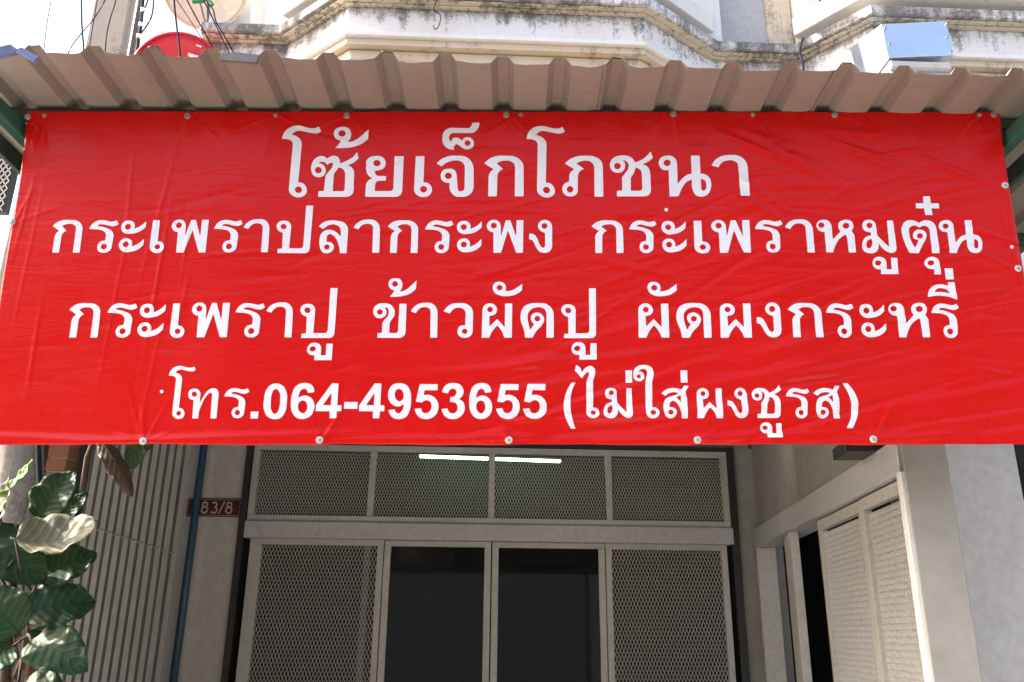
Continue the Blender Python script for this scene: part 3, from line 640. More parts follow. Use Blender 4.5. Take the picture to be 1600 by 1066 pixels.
bayA = [(xrl + .02, YR - .0), (xfl, YF), (xfr, YF), (xrr - .04, YR - .0)]; bayB = [(xsl + .04, YR), (xsf, YF), (xsf + 1.6, YF), (xsf + 2.2, YR)]
for bp_ in (bayA, bayB):
    band('balcony_wall', 'mould', -.06, .16, z_lip + .001, z_lip + .10, pth=bp_)
# soffit slab below the ledge runs back to the wall
m = M(); a = offset_path(path, .0)
for z in (z_soff - .05, z_soff - .001):
    for p in a: m.v.append((p[0], p[1], z))
    for p in a: m.v.append((p[0], 3.4, z))
n = len(a)
for i in range(n-1): m.f += [(i, i+1, n+i+1, n+i), (2*n+i, 2*n+i+1, 3*n+i+1, 3*n+i), (i, i+1, 2*n+i+1, 2*n+i), (n+i, n+i+1, 3*n+i+1, 3*n+i)]
m.f += [(0, n, 3*n, 2*n), (n-1, 2*n-1, 4*n-1, 3*n-1)]
m.build('soffit', MAT['soffit'], house)
# lower moulding under the slab: set-back cornice, its warm ground bounce put into the colour
band('cornice', 'soffit', -.05, .3, z_soff - .14, z_soff - .052, .01)
band('cornice', 'soffit', -.12, .3, z_soff - .75, z_soff - .142)
# parapet with balusters on the balcony
for bp_ in (bayA, bayB):
    band('parapet_slab', 'facade_clean', .09, .12, z_lip + .101, z_lip + .26, .006, pth=bp_)
    band('parapet_slab', 'facade_clean', .07, .12, z_lip + .74, z_lip + .84, .006, pth=bp_)
def balu(p, parent):
    zs = z_lip + .26; prof = [(0, .05), (.06, .05), (.10, .028), (.2, .05), (.3, .035), (.4, .025), (.46, .045), (.49, .045)]
    M().tube([(p.x, p.y, zs + h) for h, r in prof], [r for h, r in prof], 10).build('baluster', MAT['facade_clean'], parent, smooth=True)
pp = [Vector(q_) for q_ in offset_path(path, -.035)]
for i in range(1, len(pp) - 2):
    L = (pp[i+1] - pp[i]).length
    if i in (4,): continue
    nbl = max(2, int(L/.16))
    for j in range(nbl): balu(pp[i].lerp(pp[i+1], (j + .5)/nbl), house)
hb('upper_wall', 'facade_clean', PB(318, 62, YR).x, xsl - .1, 3.30, 3.5, z_lip - .2, z_lip + 3.2)
hb('upper_wall', 'brown', xsl - .099, 7, 3.30, 3.5, z_lip - .2, z_lip + 3.2)
# recessed bay between the balconies: grey panel and two pilasters
yq = YR + .05
def colx(px): return PB(px, 30, yq).x
zt = z_lip + 3.2
hb('bay_wall', 'facade_clean', colx(1060), colx(1119), yq - .1, yq + .3, z_lip + .002, zt)
hb('grey_panel', 'lav_metal', colx(1119) + .001, colx(1196) - .001, yq - .0, yq + .3, z_lip + .002, zt)
hb('pilaster', 'soffit', colx(1196), colx(1237) - .001, yq - .03, yq + .3, z_lip + .002, zt, .02)
hb('pilaster', 'facade_clean', colx(1237), colx(1276), yq - .09, yq + .3, z_lip + .002, zt, .01)
hb('upper_wall', 'facade_clean', PB(318, 62, YR).x, xrl - .3, YR + .04, YR + .4, z_lip + .003, zt)
# ---- ground floor shell
def bx_(px, py, Y): return PB(px, py, Y)
xL0 = PB(330, 760, YW).x; xGL = PB(388, 800, YW).x; xGR = PB(1137, 800, YW).x
XR = PB(1176, 830, YW).x
zbt = PB(1176, 826, YW).z; zbb = zbt - .15
zgt = PB(780, 702, YW).z; zgb = PB(780, 822, YW).z; zhb = PB(780, 850, YW).z
yP = .62                                # front plane of the right pillar
xp0, xp1 = PB(1447, 720, yP).x, PB(1590, 720, yP).x
zc = z_soff - .8
hb('upper_front_wall', 'inner_wall', -2.6, XR + .02, YW, YW + .2, zgt + .035, zc)
hb('pillar', 'pillar', xp0, xp1, yP, yP + .36, 0, ZA - .2, .008)
hb('return_wall', 'inner_wall', xGR + .06, XR + .2, YW - .02, YW + .2, 0, zgt + .034)
hb('left_panel_wall', 'pillar', xL0 - .35, xGL - .045, YW - .02, YW + .2, 0, zgt + .034)
hb('left_side_wall', 'inner_wall', xL0 - .52, xL0 - .36, 1.2, YW + .2, 0, zc)
hb('veranda_ceiling', 'inner_wall', -2.8, 2.4, 2.1, YW + .2, zc - .1, zc - .002)
hb('front_band_wall', 'facade_clean', PB(318, 62, YR).x, 7, 2.12, 2.25, ZA + .1, z_soff - .76)
# dark steel jambs beside the shopfront cage
hb('jamb', 'dark_frame', xGL - .044, xGL + .0, YW - .06, YW + .1, 0, zgt + .034, .004)
hb('jamb', 'dark_frame', xGR + .001, xGR + .055, YW - .06, YW + .1, 0, zgt + .034, .004)
hb('jamb', 'dark_frame', xGL, xGR, YW - .05, YW + .1, zgt + .004, zgt + .033, .004)
# room behind
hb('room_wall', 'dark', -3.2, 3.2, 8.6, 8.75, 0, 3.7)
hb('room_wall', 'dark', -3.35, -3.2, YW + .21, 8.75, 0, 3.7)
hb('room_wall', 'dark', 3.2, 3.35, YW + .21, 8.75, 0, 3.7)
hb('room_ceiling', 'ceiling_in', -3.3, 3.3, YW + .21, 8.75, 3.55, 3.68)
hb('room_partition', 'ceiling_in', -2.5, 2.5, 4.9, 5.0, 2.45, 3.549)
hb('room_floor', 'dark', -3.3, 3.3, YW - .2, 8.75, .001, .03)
# ---- expanded metal panel
def mesh_panel(name, x0, x1, z0, z1, y, cw, ch, parent, r=.0015, mw=None, mat='mesh'):
    m = M(); rows = int((z1 - z0)/ch) + 1; cols = int((x1 - x0)/cw) + 1
    def strand(pts):
        n = len(pts)
        for k in range(n-1):
            (ax, az), (bx, bz) = pts[k], pts[k+1]
            d = Vector((bx-ax, 0, bz-az)); 
            if d.length < 1e-5: continue
            s = Vector((-d.z, 0, d.x)).normalized()*r; a = Vector((ax, y, az)); b = Vector((bx, y, bz)); t = Vector((0, .0022, 0))
            m.add([a-s-t, a+s-t, a+s+t, a-s+t, b-s-t, b+s-t, b+s+t, b-s+t], [(0,1,5,4), (1,2,6,5), (2,3,7,6), (3,0,4,7)])
    for j in range(rows + 1):
        for ph in (0, 1):
            pts = []
            for i in range(2*cols + 1):
                x = x0 + i*cw/2; up = (i + ph) % 2
                z = z0 + j*ch + (ch*.47 if up else 0) + (ch*.5 if ph else 0)*0
                z = z0 + j*ch + (ch/2*up if ph == 0 else ch/2*(1 + (1 - up)) - 0)
                if ph == 1: z = z0 + j*ch + ch - ch/2*(i % 2)
                if x > x1 or z > z1: 
                    if len(pts) > 1: strand(pts)
                    pts = []; continue
                pts.append((x, z))
            if len(pts) > 1: strand(pts)
    o = m.build(name, MAT[mat], parent); o['kind'] = 'stuff'; return o
def cage(name, label, xs, z0, z1, y, fw, mat, meshy=True):
    t = M()
    pr = M().box(xs[0], xs[-1], y - .02, y + .02, z1 - fw, z1).build(name, MAT[mat], house, .002)
    M().box(xs[0], xs[-1], y - .02, y + .02, z0, z0 + fw).build('rail', MAT[mat], pr, .002)
    for x in xs:
        c = min(max(x, xs[0] + fw*.5), xs[-1] - fw*.5)
        M().box(c - fw*.5, c + fw*.5, y - .0215, y + .0215, z0 + fw + .0005, z1 - fw - .0005).build('stile', MAT[mat], pr, .002)
    for a, b in zip(xs[:-1], xs[1:]):
        mesh_panel('expanded_mesh', a + fw*.4, b - fw*.4, z0 + fw*.7, z1 - fw*.7, y + .008, .0198, .046, pr)
    return pr
gx = [PB(p, 760, YW).x for p in (394, 582, 768, 950, 1135)]
cage('transom_cage', '', gx, zgb + .004, zgt, YW - .03, .044, 'cream_metal')
hb('door_header', 'lav_metal', gx[0] - .005, gx[-1] + .005, YW - .075, YW + .05, zhb + .012, zgb + .0035, .004)
# cage wings beside the doors
gl = [PB(p, 870, YW).x for p in (391, 405, 600)]; gr = [PB(p, 870, YW).x for p in (945, 1134)]
for nm, xs in (('side_cage', gl), ('side_cage', gr)):
    pr = M().box(xs[0], xs[-1], YW - .045, YW - .01, zhb - .03, zhb + .011).build(nm, MAT['cream_metal'], house, .002)
    M().box(xs[0], xs[-1], YW - .045, YW - .01, .05, .10).build('rail', MAT['cream_metal'], pr, .002)
    M().box(xs[0], xs[-1], YW - .046, YW - .011, .95, 1.0).build('rail', MAT['cream_metal'], pr, .002)
    for x in xs:
        c = min(max(x, xs[0] + .022), xs[-1] - .022)
        M().box(c - .021, c + .021, YW - .0475, YW - .0085, .101, zhb - .031).build('stile', MAT['cream_metal'], pr, .002)
    for a, b in zip(xs[:-1], xs[1:]):
        mesh_panel('expanded_mesh', a + .015, b - .015, 1.0, zhb - .015, YW - .03, .0235, .055, pr, .0018)
    if nm and len(xs) == 3:
        c = PB(573, 870, YW).x; M().box(c - .02, c + .02, YW - .002, YW + .03, .1, zhb - .01).build('stile', MAT['zinc'], pr, .002)
dm = PB(768, 870, YW).x; d0 = gl[-1] + .003; d1 = gr[0] - .003
for a, b in ((d0, dm - .004), (dm + .004, d1)):
    dr = M().box(a, b, YW - .03, YW + .02, zhb - .028, zhb + .010).build('glass_door', MAT['cream_metal'], house, .002)
    for c0, c1 in ((a, a + .045), (b - .045, b)): M().box(c0, c1, YW - .032, YW + .022, .03, zhb - .029).build('stile', MAT['cream_metal'], dr, .002)
    M().box(a + .046, b - .046, YW - .03, YW + .02, .03, .16).build('rail', MAT['cream_metal'], dr, .002)
    M().box(a + .046, b - .046, YW - .008, YW - .002, .161, zhb - .029).build('pane', MAT['glass'], dr)
    hx = b - .022 if a < d0 + .01 else a + .022
    M().tube([(hx, YW - .032, .95), (hx, YW - .07, .97), (hx, YW - .07, 1.2), (hx, YW - .032, 1.22)], .008, 8).build('handle', MAT['steel'], dr, smooth=True)
# ---- right side: splayed wall with the beam over the sliding cage gate
SN = P(1369, 705, .56); SF = P(1174, 829, YW + .05)
SD = Vector((SF.x - SN.x, SF.y - SN.y, 0)); SLEN = SD.length; SD.normalize(); ST = Vector((SD.y, -SD.x, 0)); SO = Vector((SN.x, SN.y, 0))
def spt(px, py, t=0.0):
    q = on_plane(px, py, SO + ST*t, ST) - SO; return q.dot(SD), q.z
def sb(name, mat, s0, s1, t0, t1, z0, z1, bev=0.0):
    m = M()
    cs = [(s0, t0), (s0, t1), (s1, t1), (s1, t0)]
    m.hexa([MBI @ (SO + SD*a + ST*b + Vector((0, 0, z))) for z in (z0, z1) for a, b in cs])
    return m.build(name, MAT[mat], house, bev)
zbt = (SN.z + SF.z)/2; zbb = spt(1235, 827)[1]
sb('side_wall', 'inner_wall', .02, SLEN*.55, .05, .2, zbt - .06, ZA - .16)
sb('side_wall', 'inner_wall', SLEN*.55 + .001, SLEN + .12, .05, .2, zbt - .06, zc)
sb('gate_beam', 'lav_metal', -.22, SLEN - .04, .0, .17, zbb, zbt, .004)
s_far, z_sh = spt(1302, 720, -.12)
sb('shelf_bracket', 'dark_frame', max(.0, s_far - .8), s_far, -.12, .049, z_sh, z_sh + .05, .004)
sb('shelf_bracket', 'dark_frame', max(.0, s_far - .7), s_far - .08, -.08, .049, z_sh + .051, z_sh + .3, .004)
s_l = spt(1264, 806)[0]; s_m = spt(1328, 765)[0]; s_r = spt(1397, 722)[0]
sb('gate_post', 'cream_metal', SLEN - .13, SLEN - .05, .0, .13, 0, zbb - .002, .003)
s_o = spt(1229, 842)[0]
sb('gate_post', 'cream_metal', s_o, s_o + .07, .02, .07, 0, zbb - .002, .003)
sb('gate_post', 'cream_metal', s_o + .10, s_o + .26, .04, .07, 0, zbb - .002, .003)
sb('gate_post', 'white_paint', s_r - .075, s_r - .03, -.01, .02, 0, zbb - .002, .003)
m = M(); e0 = SO + SD*(s_r - .09) + ST*.0; e1 = MB @ Vector((xp0, yP + .01, 0)); e2 = MB @ Vector((xp0, yP + .34, 0)); e3 = SO + SD*(s_r - .09) + ST*.16
for z in (0, ZA - .25):
    for p in (e0, e1, e2, e3): m.v.append(tuple(MBI @ Vector((p.x, p.y, z))))
m.f = [(0,3,2,1),(4,5,6,7),(0,1,5,4),(1,2,6,5),(2,3,7,6),(3,0,4,7)]
m.build('reveal', MAT['inner_wall'], house, .004)
gang = math.atan2(-SD.y, -SD.x)
gate = empty('sliding_gate', 'cream steel sliding gate with expanded mesh hanging under the beam on the right side wall', 'gate', SO + ST*.05, gang)
fz = zbb - .01
def gbox(name, x0, x1, y0, y1, z0, z1, parent=gate): return M().box(x0, x1, y0, y1, z0, z1).build(name, MAT['cream_metal'], parent, .002)
for q_, (a, b) in enumerate(((-s_r, -s_m + .004), (-s_m - .004, -s_l))):
    lf = gbox('gate_leaf', b, a, -.018 + .006*q_, .018 + .006*q_, fz - .05, fz)
    lf['label'] = ('street side leaf of the mesh gate', 'inner leaf of the mesh gate')[q_]
    for c in (a - .022, b + .022): gbox('stile', c - .02, c + .02, -.0195 + .006*q_, .0195 + .006*q_, .1, fz - .051, lf)
    gbox('rail', b + .051, a - .051, -.017, .017, .05, .11, lf)
    mesh_panel('expanded_mesh', b + .04, a - .04, 1.0, fz - .045, .004, .021, .05, lf, .0024, mat='washer')
# dim room seen through the side opening
hb('side_room_wall', 'dark', XR + 1.4, XR + 1.5, .9, YW + .2, 0, zbt + .5)
hb('side_room_rail', 'zinc', XR + .9, XR + .96, 1.3, YW, PB(1240, 842, 2.5).z, PB(1240, 842, 2.5).z + .08)
# ---- fluorescent lamp inside
lamp = empty('fluorescent_lamp', 'lit greenish white fluorescent tube on the ceiling behind the transom mesh', 'lamp', (0, 0, 0))
la = P(656, 713, 4.6); lb = P(876, 721, 4.5)
M().tube([la, la.lerp(lb, .49)], .013, 10).build('tube', MAT['tube'], lamp, smooth=True)
M().tube([la.lerp(lb, .51), lb], .013, 10).build('tube', MAT['tube'], lamp, smooth=True)
M().box(la.x - .03, lb.x + .03, 4.51, 4.59, la.z + .03, la.z + .07).build('batten', MAT['white_paint'], lamp, .003)
M().tube([(la.x + .2, 4.55, la.z + .07), (la.x + .2, 4.55, 3.55)], .006, 6).build('hanger', MAT['steel'], lamp)
M().tube([(lb.x - .2, 4.55, la.z + .07), (lb.x - .2, 4.55, 3.55)], .006, 6).build('hanger', MAT['steel'], lamp)
# ---- dim furniture inside the shop
for x, y in ((-.75, 5.6), (.55, 5.9)):
    tb = empty('dining_table', 'dim steel dining table inside the shop behind the %s glass door' % ('left' if x < 0 else 'right'), 'table', (x, y, .03))
    M().box(-.5, .5, -.35, .35, .71, .75).build('tabletop', MAT['zinc_pale'], tb, .004)
    for a in (-.45, .45):
        for b in (-.3, .3): M().tube([(a, b, 0), (a, b, .71)], .018, 8).build('leg', MAT['steel'], tb)
sh = empty('shelf_unit', 'dim shelf unit with crockery standing at the back of the shop', 'shelf', (.1, 8.2, .03))
for z in (.5, 1.0, 1.5, 2.0): M().box(-1.1, 1.1, -.18, .18, z, z + .03).build('shelf', MAT['brown'], sh)
for x in (-1.12, 1.12): M().box(x - .02, x + .02, -.18, .18, 0, 2.3).build('side_panel', MAT['brown'], sh)
for i in range(22):
    x = random.uniform(-1, 1); z = random.choice((.53, 1.03, 1.53, 2.03)); h = random.uniform(.1, .28)
    M().tube([(x, 0, z), (x, 0, z + h*.7), (x, 0, z + h)], [.05, .05, .02], 10).build('jar', MAT[random.choice(('white_paint', 'green', 'steel', 'brick'))], sh, smooth=False)
# ---- number plate 83/8
pl = empty('number_plate', 'maroon house number plate reading 83/8 on the pale wall left of the cage', 'plate', (0, 0, 0), BYAW)
pa, pb = PB(294, 779, YW - .03), PB(375, 808, YW - .03)
pz0, pz1 = pb.z - .0, PB(335, 779, YW - .03).z
M().box(pa.x, pb.x, YW - .034, YW - .0205, pz0, pz1).build('plate_body', MAT['plate'], pl, .002)
def ring(cx, cz, rx, rz, y, r, n=18, a0=0, a1=360):
    return [(cx + rx*math.cos(R(a0 + (a1-a0)*k/n)), y, cz + rz*math.sin(R(a0 + (a1-a0)*k/n))) for k in range(n+1)]
PH = (pz1 - pz0)
def eight(cx):
    m = M(); zc_ = (pz0 + pz1)/2; y = YW - .036
    m.tube(ring(cx, zc_ + PH*.15, PH*.13, PH*.13, y, 0), PH*.05, 6, False); m.tube(ring(cx, zc_ - PH*.14, PH*.16, PH*.16, y, 0), PH*.052, 6, False); return m
def three(cx):
    m = M(); zc_ = (pz0 + pz1)/2; y = YW - .036
    m.tube(ring(cx, zc_ + PH*.15, PH*.13, PH*.13, y, 0, 14, 150, -90), PH*.05, 6); m.tube(ring(cx, zc_ - PH*.14, PH*.16, PH*.16, y, 0, 14, 90, -150), PH*.052, 6); return m
for px, kind in ((322, '8'), (337, '3'), (348.5, '/'), (360, '8')):
    cx = PB(px, 795, YW).x
    if kind == '8': eight(cx).build('digit', MAT['plate_text'], pl)
    elif kind == '3': three(cx).build('digit', MAT['plate_text'], pl)
    else: M().tube([(cx - PH*.13, YW - .036, pz0 + PH*.16), (cx + PH*.13, YW - .036, pz1 - PH*.16)], PH*.04, 6).build('slash', MAT['plate_text'], pl)
m = M(); t = .0025
for (x0, x1, z0, z1) in ((pa.x + .006, pb.x - .006, pz1 - .010, pz1 - .0075), (pa.x + .006, pb.x - .006, pz0 + .0075, pz0 + .010), (pa.x + .006, pa.x + .0085, pz0 + .0101, pz1 - .0101), (pb.x - .0085, pb.x - .006, pz0 + .0101, pz1 - .0101)):
    m.box(x0, x1, YW - .0355, YW - .034, z0, z1)
m.build('border_line', MAT['plate_text'], pl)
# ---- blue pipe
q0 = PB(307, 795, YW - .07)
pc = q0.x
pipe = M().tube([MB @ Vector((pc - .005, YW - .075, 0)), MB @ Vector((pc, YW - .075, zc - .1))], .026, 12).build('water_pipe', MAT['blue_pipe'], smooth=True)
tag(pipe, 'straight blue plastic water pipe running up the wall beside the number plate', 'pipe')
# ---- folding steel gate on the left
fg = empty('folding_gate', 'grey folding steel slat gate, half closed, left of the blue pipe', 'gate', (0, 0, 0))
a0 = P(128, 780, 1.15); a1 = P(284, 790, 2.8); nsl = 24
for i in range(nsl):
    ga_n = Vector((a1.y - a0.y, a0.x - a1.x, 0)).normalized()
    p0, p1 = [on_plane(130 + (286 - 130)*q_/nsl, 785, a0, ga_n) for q_ in (i, i + 1)]
    d = Vector((p1.x-p0.x, p1.y-p0.y, 0)); nrm = Vector((d.y, -d.x, 0)).normalized(); L = d.length
    z1 = 3.15
    zg = [0, L*.10, L*.3, L*.5, L*.7, L*.9, L]; up = (0, .0, .001, .002, .003, .004, .004); hg = list(up) if i % 2 else [.004 - q_ for q_ in up]
    m = M(); fr_ = []; bk = []
    k = .6 + .8*random.random(); sgn = 1
    for s, h in zip(zg, hg):
        b = Vector((p0.x, p0.y, 0)) + d.normalized()*s*(.97 if i % 4 else .8) + nrm*(h*(.8 + .4*k))
        fr_.append(b); bk.append(b - nrm*.0015)
    for z in (0.03, z1):
        for b in fr_: m.v.append((b.x, b.y, z))
        for b in bk: m.v.append((b.x, b.y, z))
    c = len(fr_)
    for s in range(c-1): m.f += [(s, s+1, 2*c+s+1, 2*c+s), (c+s, c+s+1, 3*c+s+1, 3*c+s), (2*c+s, 2*c+s+1, 3*c+s+1, 3*c+s), (s, s+1, c+s+1, c+s)]
    m.f += [(0, c, 3*c, 2*c), (c-1, 2*c-1, 4*c-1, 3*c-1)]
    sl = m.build('slat', MAT['zinc_pale' if i % 2 else 'zinc'], fg)  # slats alternate dark and pale by colour, the folds nearly flat
    if i % 2 == 0:
        b = Vector((p0.x, p0.y, 0)) + nrm*.03; zz = 2.05 - .0*i
        M().tube([b + Vector((0, 0, zz)) - nrm*.02, b + Vector((0, 0, zz)) + nrm*.012], .006, 6).build('rivet', MAT['steel'], sl)
M().box(-.001, .001, 0, .001, 0, .001)
b0_, b1_ = Vector((a0.x, a0.y, 3.15)), Vector((a1.x, a1.y, 3.15))
M().tube([b0_, b1_], .03, 4).build('top_track', MAT['zinc'], fg)
# ---- plants at the lower left
def leaf(parent, base, tip, width, normal, bend=.15, cup=.25, mat='leaf', twist=0.0, wavy=.012):
    base, tip, normal = Vector(base), Vector(tip), Vector(normal).normalized()
    ax = tip - base; L = ax.length; ax.normalize(); side = ax.cross(normal).normalized(); normal = side.cross(ax).normalized()
    nu, nv = 22, 12; m = M(); ph = random.random()*6; wavy = min(wavy, width*.10)
    for i in range(nu + 1):
        t = i/nu
        wd = width*.5*(math.sin(math.pi*min(1, t**.78))**.62 if 0 < t < 1 else .01) * (1.0 if t < .97 else .8)
        a = twist*(t - .3); sd = side*math.cos(a) + normal*math.sin(a); nn = normal*math.cos(a) - side*math.sin(a)
        c = base + ax*(t*L) + normal*(math.sin(math.pi*t)*bend*L*.6 - bend*L*t*t*.8)
        for j in range(nv + 1):
            s = (j/nv)*2 - 1
            h = cup*abs(s)**1.3*wd + wavy*math.sin(t*17 + ph + s*2)*abs(s)**2*.7 + wavy*.35*math.sin(t*34 + abs(s)*5)*abs(s)
            m.v.append(tuple(c + sd*s*wd*(1 - .08*cup) + nn*h))
    uvs = []
    for i in range(nu):
        for j in range(nv):
            k = i*(nv+1) + j; m.f.append((k, k+1, k+nv+2, k+nv+1))
            for (ii, jj) in ((i, j), (i, j+1), (i+1, j+1), (i+1, j)):
                uvs.append((ii/nu*3 + abs(jj/nv*2-1)*-.7, jj/nv))
    me = bpy.data.meshes.new('leaf'); me.from_pydata(m.v, [], m.f); ul = me.uv_layers.new(name='UVMap')
    ul.data.foreach_set('uv', np.array(uvs, np.float32).ravel())
    me.polygons.foreach_set('use_smooth', np.ones(len(me.polygons), bool)); me.materials.append(MAT[mat])
    o = bpy.data.objects.new('leaf', me); link(o, parent)
    md = o.modifiers.new('thickness', 'SOLIDIFY'); md.thickness = .0012
    rib = M().tube([base + ax*(t*L) + normal*(math.sin(math.pi*t)*bend*L*.6 - bend*L*t*t*.8 - .0012) for t in np.linspace(-.06, .95, 12)], [.0035 - .0025*t for t in np.linspace(0, 1, 12)], 6)
    rib.build('midrib', MAT[mat], o, smooth=True); return o
plant = empty('broadleaf_plant', 'potted tree with big leathery leaves in the lower left corner before the folding gate', 'plant', (0, 0, 0))
yl = .35
def LP(px, py, dy=0.0): return P(px, py, yl + dy)
base0 = LP(30, 1010, .1)
specs = [
 ((24, 842, -.06), (150, 832, .07), 98, (-.5, -1, .55), -.22, .3, 'leaf_pale'),
 ((-34, 838, -.0), (70, 905, .02), 88, (.1, -1, .6), .12, .2, 'leaf'),
 ((-14, 830, .0), (20, 745, .0), 40, (-.7, -1, .2), -.1, .3, 'leaf_pale'),
 ((-6, 775, -.01), (57, 722, .05), 30, (-.5, -.8, .7), -.15, .3, 'leaf_lit'),
 ((60, 812, .1), (114, 734, .12), 70, (.0, -1, .1), .08, .2, 'leaf'),
 ((95, 815, .2), (135, 768, .22), 34, (.1, -1, .3), .1, .2, 'leaf'),
 ((60, 905, .05), (150, 862, .12), 70, (.1, -1, .4), .1, .2, 'leaf'),
 ((-40, 900, .0), (25, 865, .0), 70, (.1, -1, .5), .1, .2, 'leaf'),
 ((40, 960, .0), (150, 935, .1), 84, (.1, -1, .5), .15, .2, 'leaf'),
 ((30, 990, -.05), (-30, 920, -.1), 80, (.1, -1, .4), .15, .2, 'leaf'),
 ((50, 1000, .0), (130, 1040, -.1), 74, (.1, -1, .6), .15, .2, 'leaf'),
 ((20, 1010, .0), (-50, 1050, -.1), 78, (.1, -1, .6), .15, .2, 'leaf'),
 ((60, 1030, .1), (100, 960, .2), 60, (.1, -1, .3), .15, .2, 'leaf'),
 ((28, 1075, .0), (90, 1100, -.1), 80, (.1, -1, .6), .15, .2, 'leaf'),
]
for b, t, wpx, nn, bend, cup, mt in specs:
    leaf(plant, LP(*b), LP(*t), wpx/F_PX*3.15, nn, bend, cup, mt)
    B_ = LP(*b); mid_ = B_.lerp(base0, .5) + Vector((random.uniform(-.03, .03), 0, .03))
    M().tube([B_, mid_, Vector((base0.x + random.uniform(-.03, .03), base0.y + .02, mid_.z - .12))], .005, 6).build('leaf_stalk', MAT['bark'], plant, smooth=True)
M().tube([Vector((base0.x, base0.y, .35)), Vector((base0.x + .02, base0.y, 1.0)), LP(20, 900, .1), LP(-25, 800, .15)], [.03, .026, .018, .008], 9).build('trunk', MAT['bark'], plant, smooth=True)
M().tube([(base0.x, base0.y, 0.001), (base0.x, base0.y, .05), (base0.x, base0.y, .36), (base0.x, base0.y, .40)], [.15, .17, .23, .24], 20).build('pot', MAT['brick'], plant, smooth=False)
tw = empty('hanging_branch', 'dark bare twig with brown backed leaves hanging from above behind the banner edge', 'branch', (0, 0, 0))
t0 = P(158, 655, .30)
M().tube([P(170, 640, .32), P(150, 680, .3), P(136, 715, .3), P(131, 745, .3), P(127, 768, .31)], [.012, .011, .010, .009, .007], 8).build('twig', MAT['bark'], tw, smooth=True)
M().tube([P(146, 690, .3), P(158, 698, .28), P(166, 702, .27)], .004, 6).build('twig', MAT['bark'], tw, smooth=True)
leaf(tw, P(158, 688, .26), P(208, 772, .24), 32/F_PX*3.1, (.7, -1, .3), .08, -.3, 'leaf_brown')
leaf(tw, P(166, 676, .34), P(182, 745, .36), 34/F_PX*3.1, (-.4, -1, .1), .1, .2, 'leaf')
leaf(tw, P(238, 650, .36), P(200, 735, .34), 42/F_PX*3.1, (.2, -1, .2), .1, .2, 'leaf')
# ---- whitewashed trunk and brick pier behind the leaves
m = M(); pts = [P(-5, 1200, 1.0), P(12, 900, 1.0), P(28, 790, 1.0), P(30, 700, 1.0), P(30, 600, 1.0), P(20, 520, 1.0)]
pts[0].z = 0
tr = m.tube([Vector((pts[1].x, 1.0, 0)), pts[1], pts[2], pts[3], pts[4], Vector((pts[4].x, 1.0, 3.2))], [.16, .125, .105, .10, .10, .09], 14).build('concrete_post', MAT['whitewash'], smooth=True)
tag(tr, 'rough whitewashed round post with rusty drips standing behind the big leaves', 'post')
bp = empty('brick_pier', 'narrow orange brick pier between the round post and the folding gate', 'pier', (0, 0, 0))
xa, xb_ = P(70, 730, 1.25).x, P(102, 730, 1.25).x
bz = 0.0; k = 0
while bz < 3.1:
    x0 = xa + random.uniform(-.002, .002); M().box(x0, x0 + (xb_ - xa), 1.25 + random.uniform(0, .005), 1.36, bz, bz + .058).build('brick', MAT['brick'], bp, .003)
    bz += .066
M().box(xa + .006, xb_ - .006, 1.262, 1.355, 0, 3.1).build('mortar', MAT['pillar'], bp)
ho = M().tube([P(58, 600, .85), P(60, 700, .85), P(62, 760, .85), P(66, 800, .86), P(60, 1000, .86), P(58, 1300, .86)], .011, 8).build('hose', MAT['cable'], smooth=True)
tag(ho, 'thick black cable hanging in front of the whitewashed post', 'cable')
# ---- neighbours seen past the banner ends
nb_ = empty('neighbour_house', 'pale neighbouring house front with a blue mesh window at the far left', 'building', (0, 0, 0))
xn = P(-20, 300, 3.2).x
M().box(xn - 4, xn + .45, 3.6, 4.0, 0, z_soff - .8).build('wall', MAT['facade_clean'], nb_)
wd_ = M().box(P(-60, 240, 3.5).x, P(26, 240, 3.5).x, 3.52, 3.58, P(0, 330, 3.5).z, P(0, 235, 3.5).z).build('window', MAT['dark'], nb_)
mesh_panel('window_mesh', P(-60, 240, 3.5).x, P(28, 240, 3.5).x, P(0, 330, 3.5).z, P(0, 235, 3.5).z, 3.5, .05, .07, nb_, .004)
nr = empty('neighbouring_shop', 'shaded neighbouring shopfront beyond the right pillar', 'building', (0, 0, 0))
M().box(P(1600, 800, 3.2).x + .35, 7, 3.3, 3.6, 0, ZA + .3).build('wall', MAT['darkgreen'], nr)
M().box(xp1 + .05, 6, 1.4, 1.5, ZA - .75, ZA - .68).build('shelf_rail', MAT['inner_wall'], nr, .005)
M().box(xp1 + .05, 6, 1.4, 1.5, ZA - .42, ZA - .36).build('shelf_rail', MAT['darkgreen'], nr, .005)
# ---- galvanised duct on the right balcony face
du = empty('metal_duct', 'galvanised sheet metal exhaust duct reflecting blue sky on the right balcony', 'duct', (0, 0, 0), BYAW)
yd = YF - .42; ybk = YF - .03
A_, B_, C_, D_ = PB(1376, 38, yd), PB(1479, 33, yd), PB(1491, 86, yd - .02), PB(1387, 90, yd - .02)
def back(p, dy, dz=0, dx=0): return Vector((p.x + dx, p.y + dy, p.z + dz))
dp = ybk - yd
M().hexa([D_, C_, back(C_, dp, .0), back(D_, dp, .0), A_, B_, back(B_, dp, .12, -.09), back(A_, dp, .12, -.02)]).build('elbow', MAT['duct'], du, .004)
fz0 = D_.z - .075
M().box(D_.x - .004 + .02, C_.x - .02, yd - .03 + .02, ybk, fz0 + .01, D_.z - .006).build('flange', MAT['zinc_pale'], du, .01)
M().box(D_.x + .03, C_.x - .03, yd + .02, ybk, fz0 - .75, fz0 + .009).build('duct_shaft', MAT['duct'], du, .004)
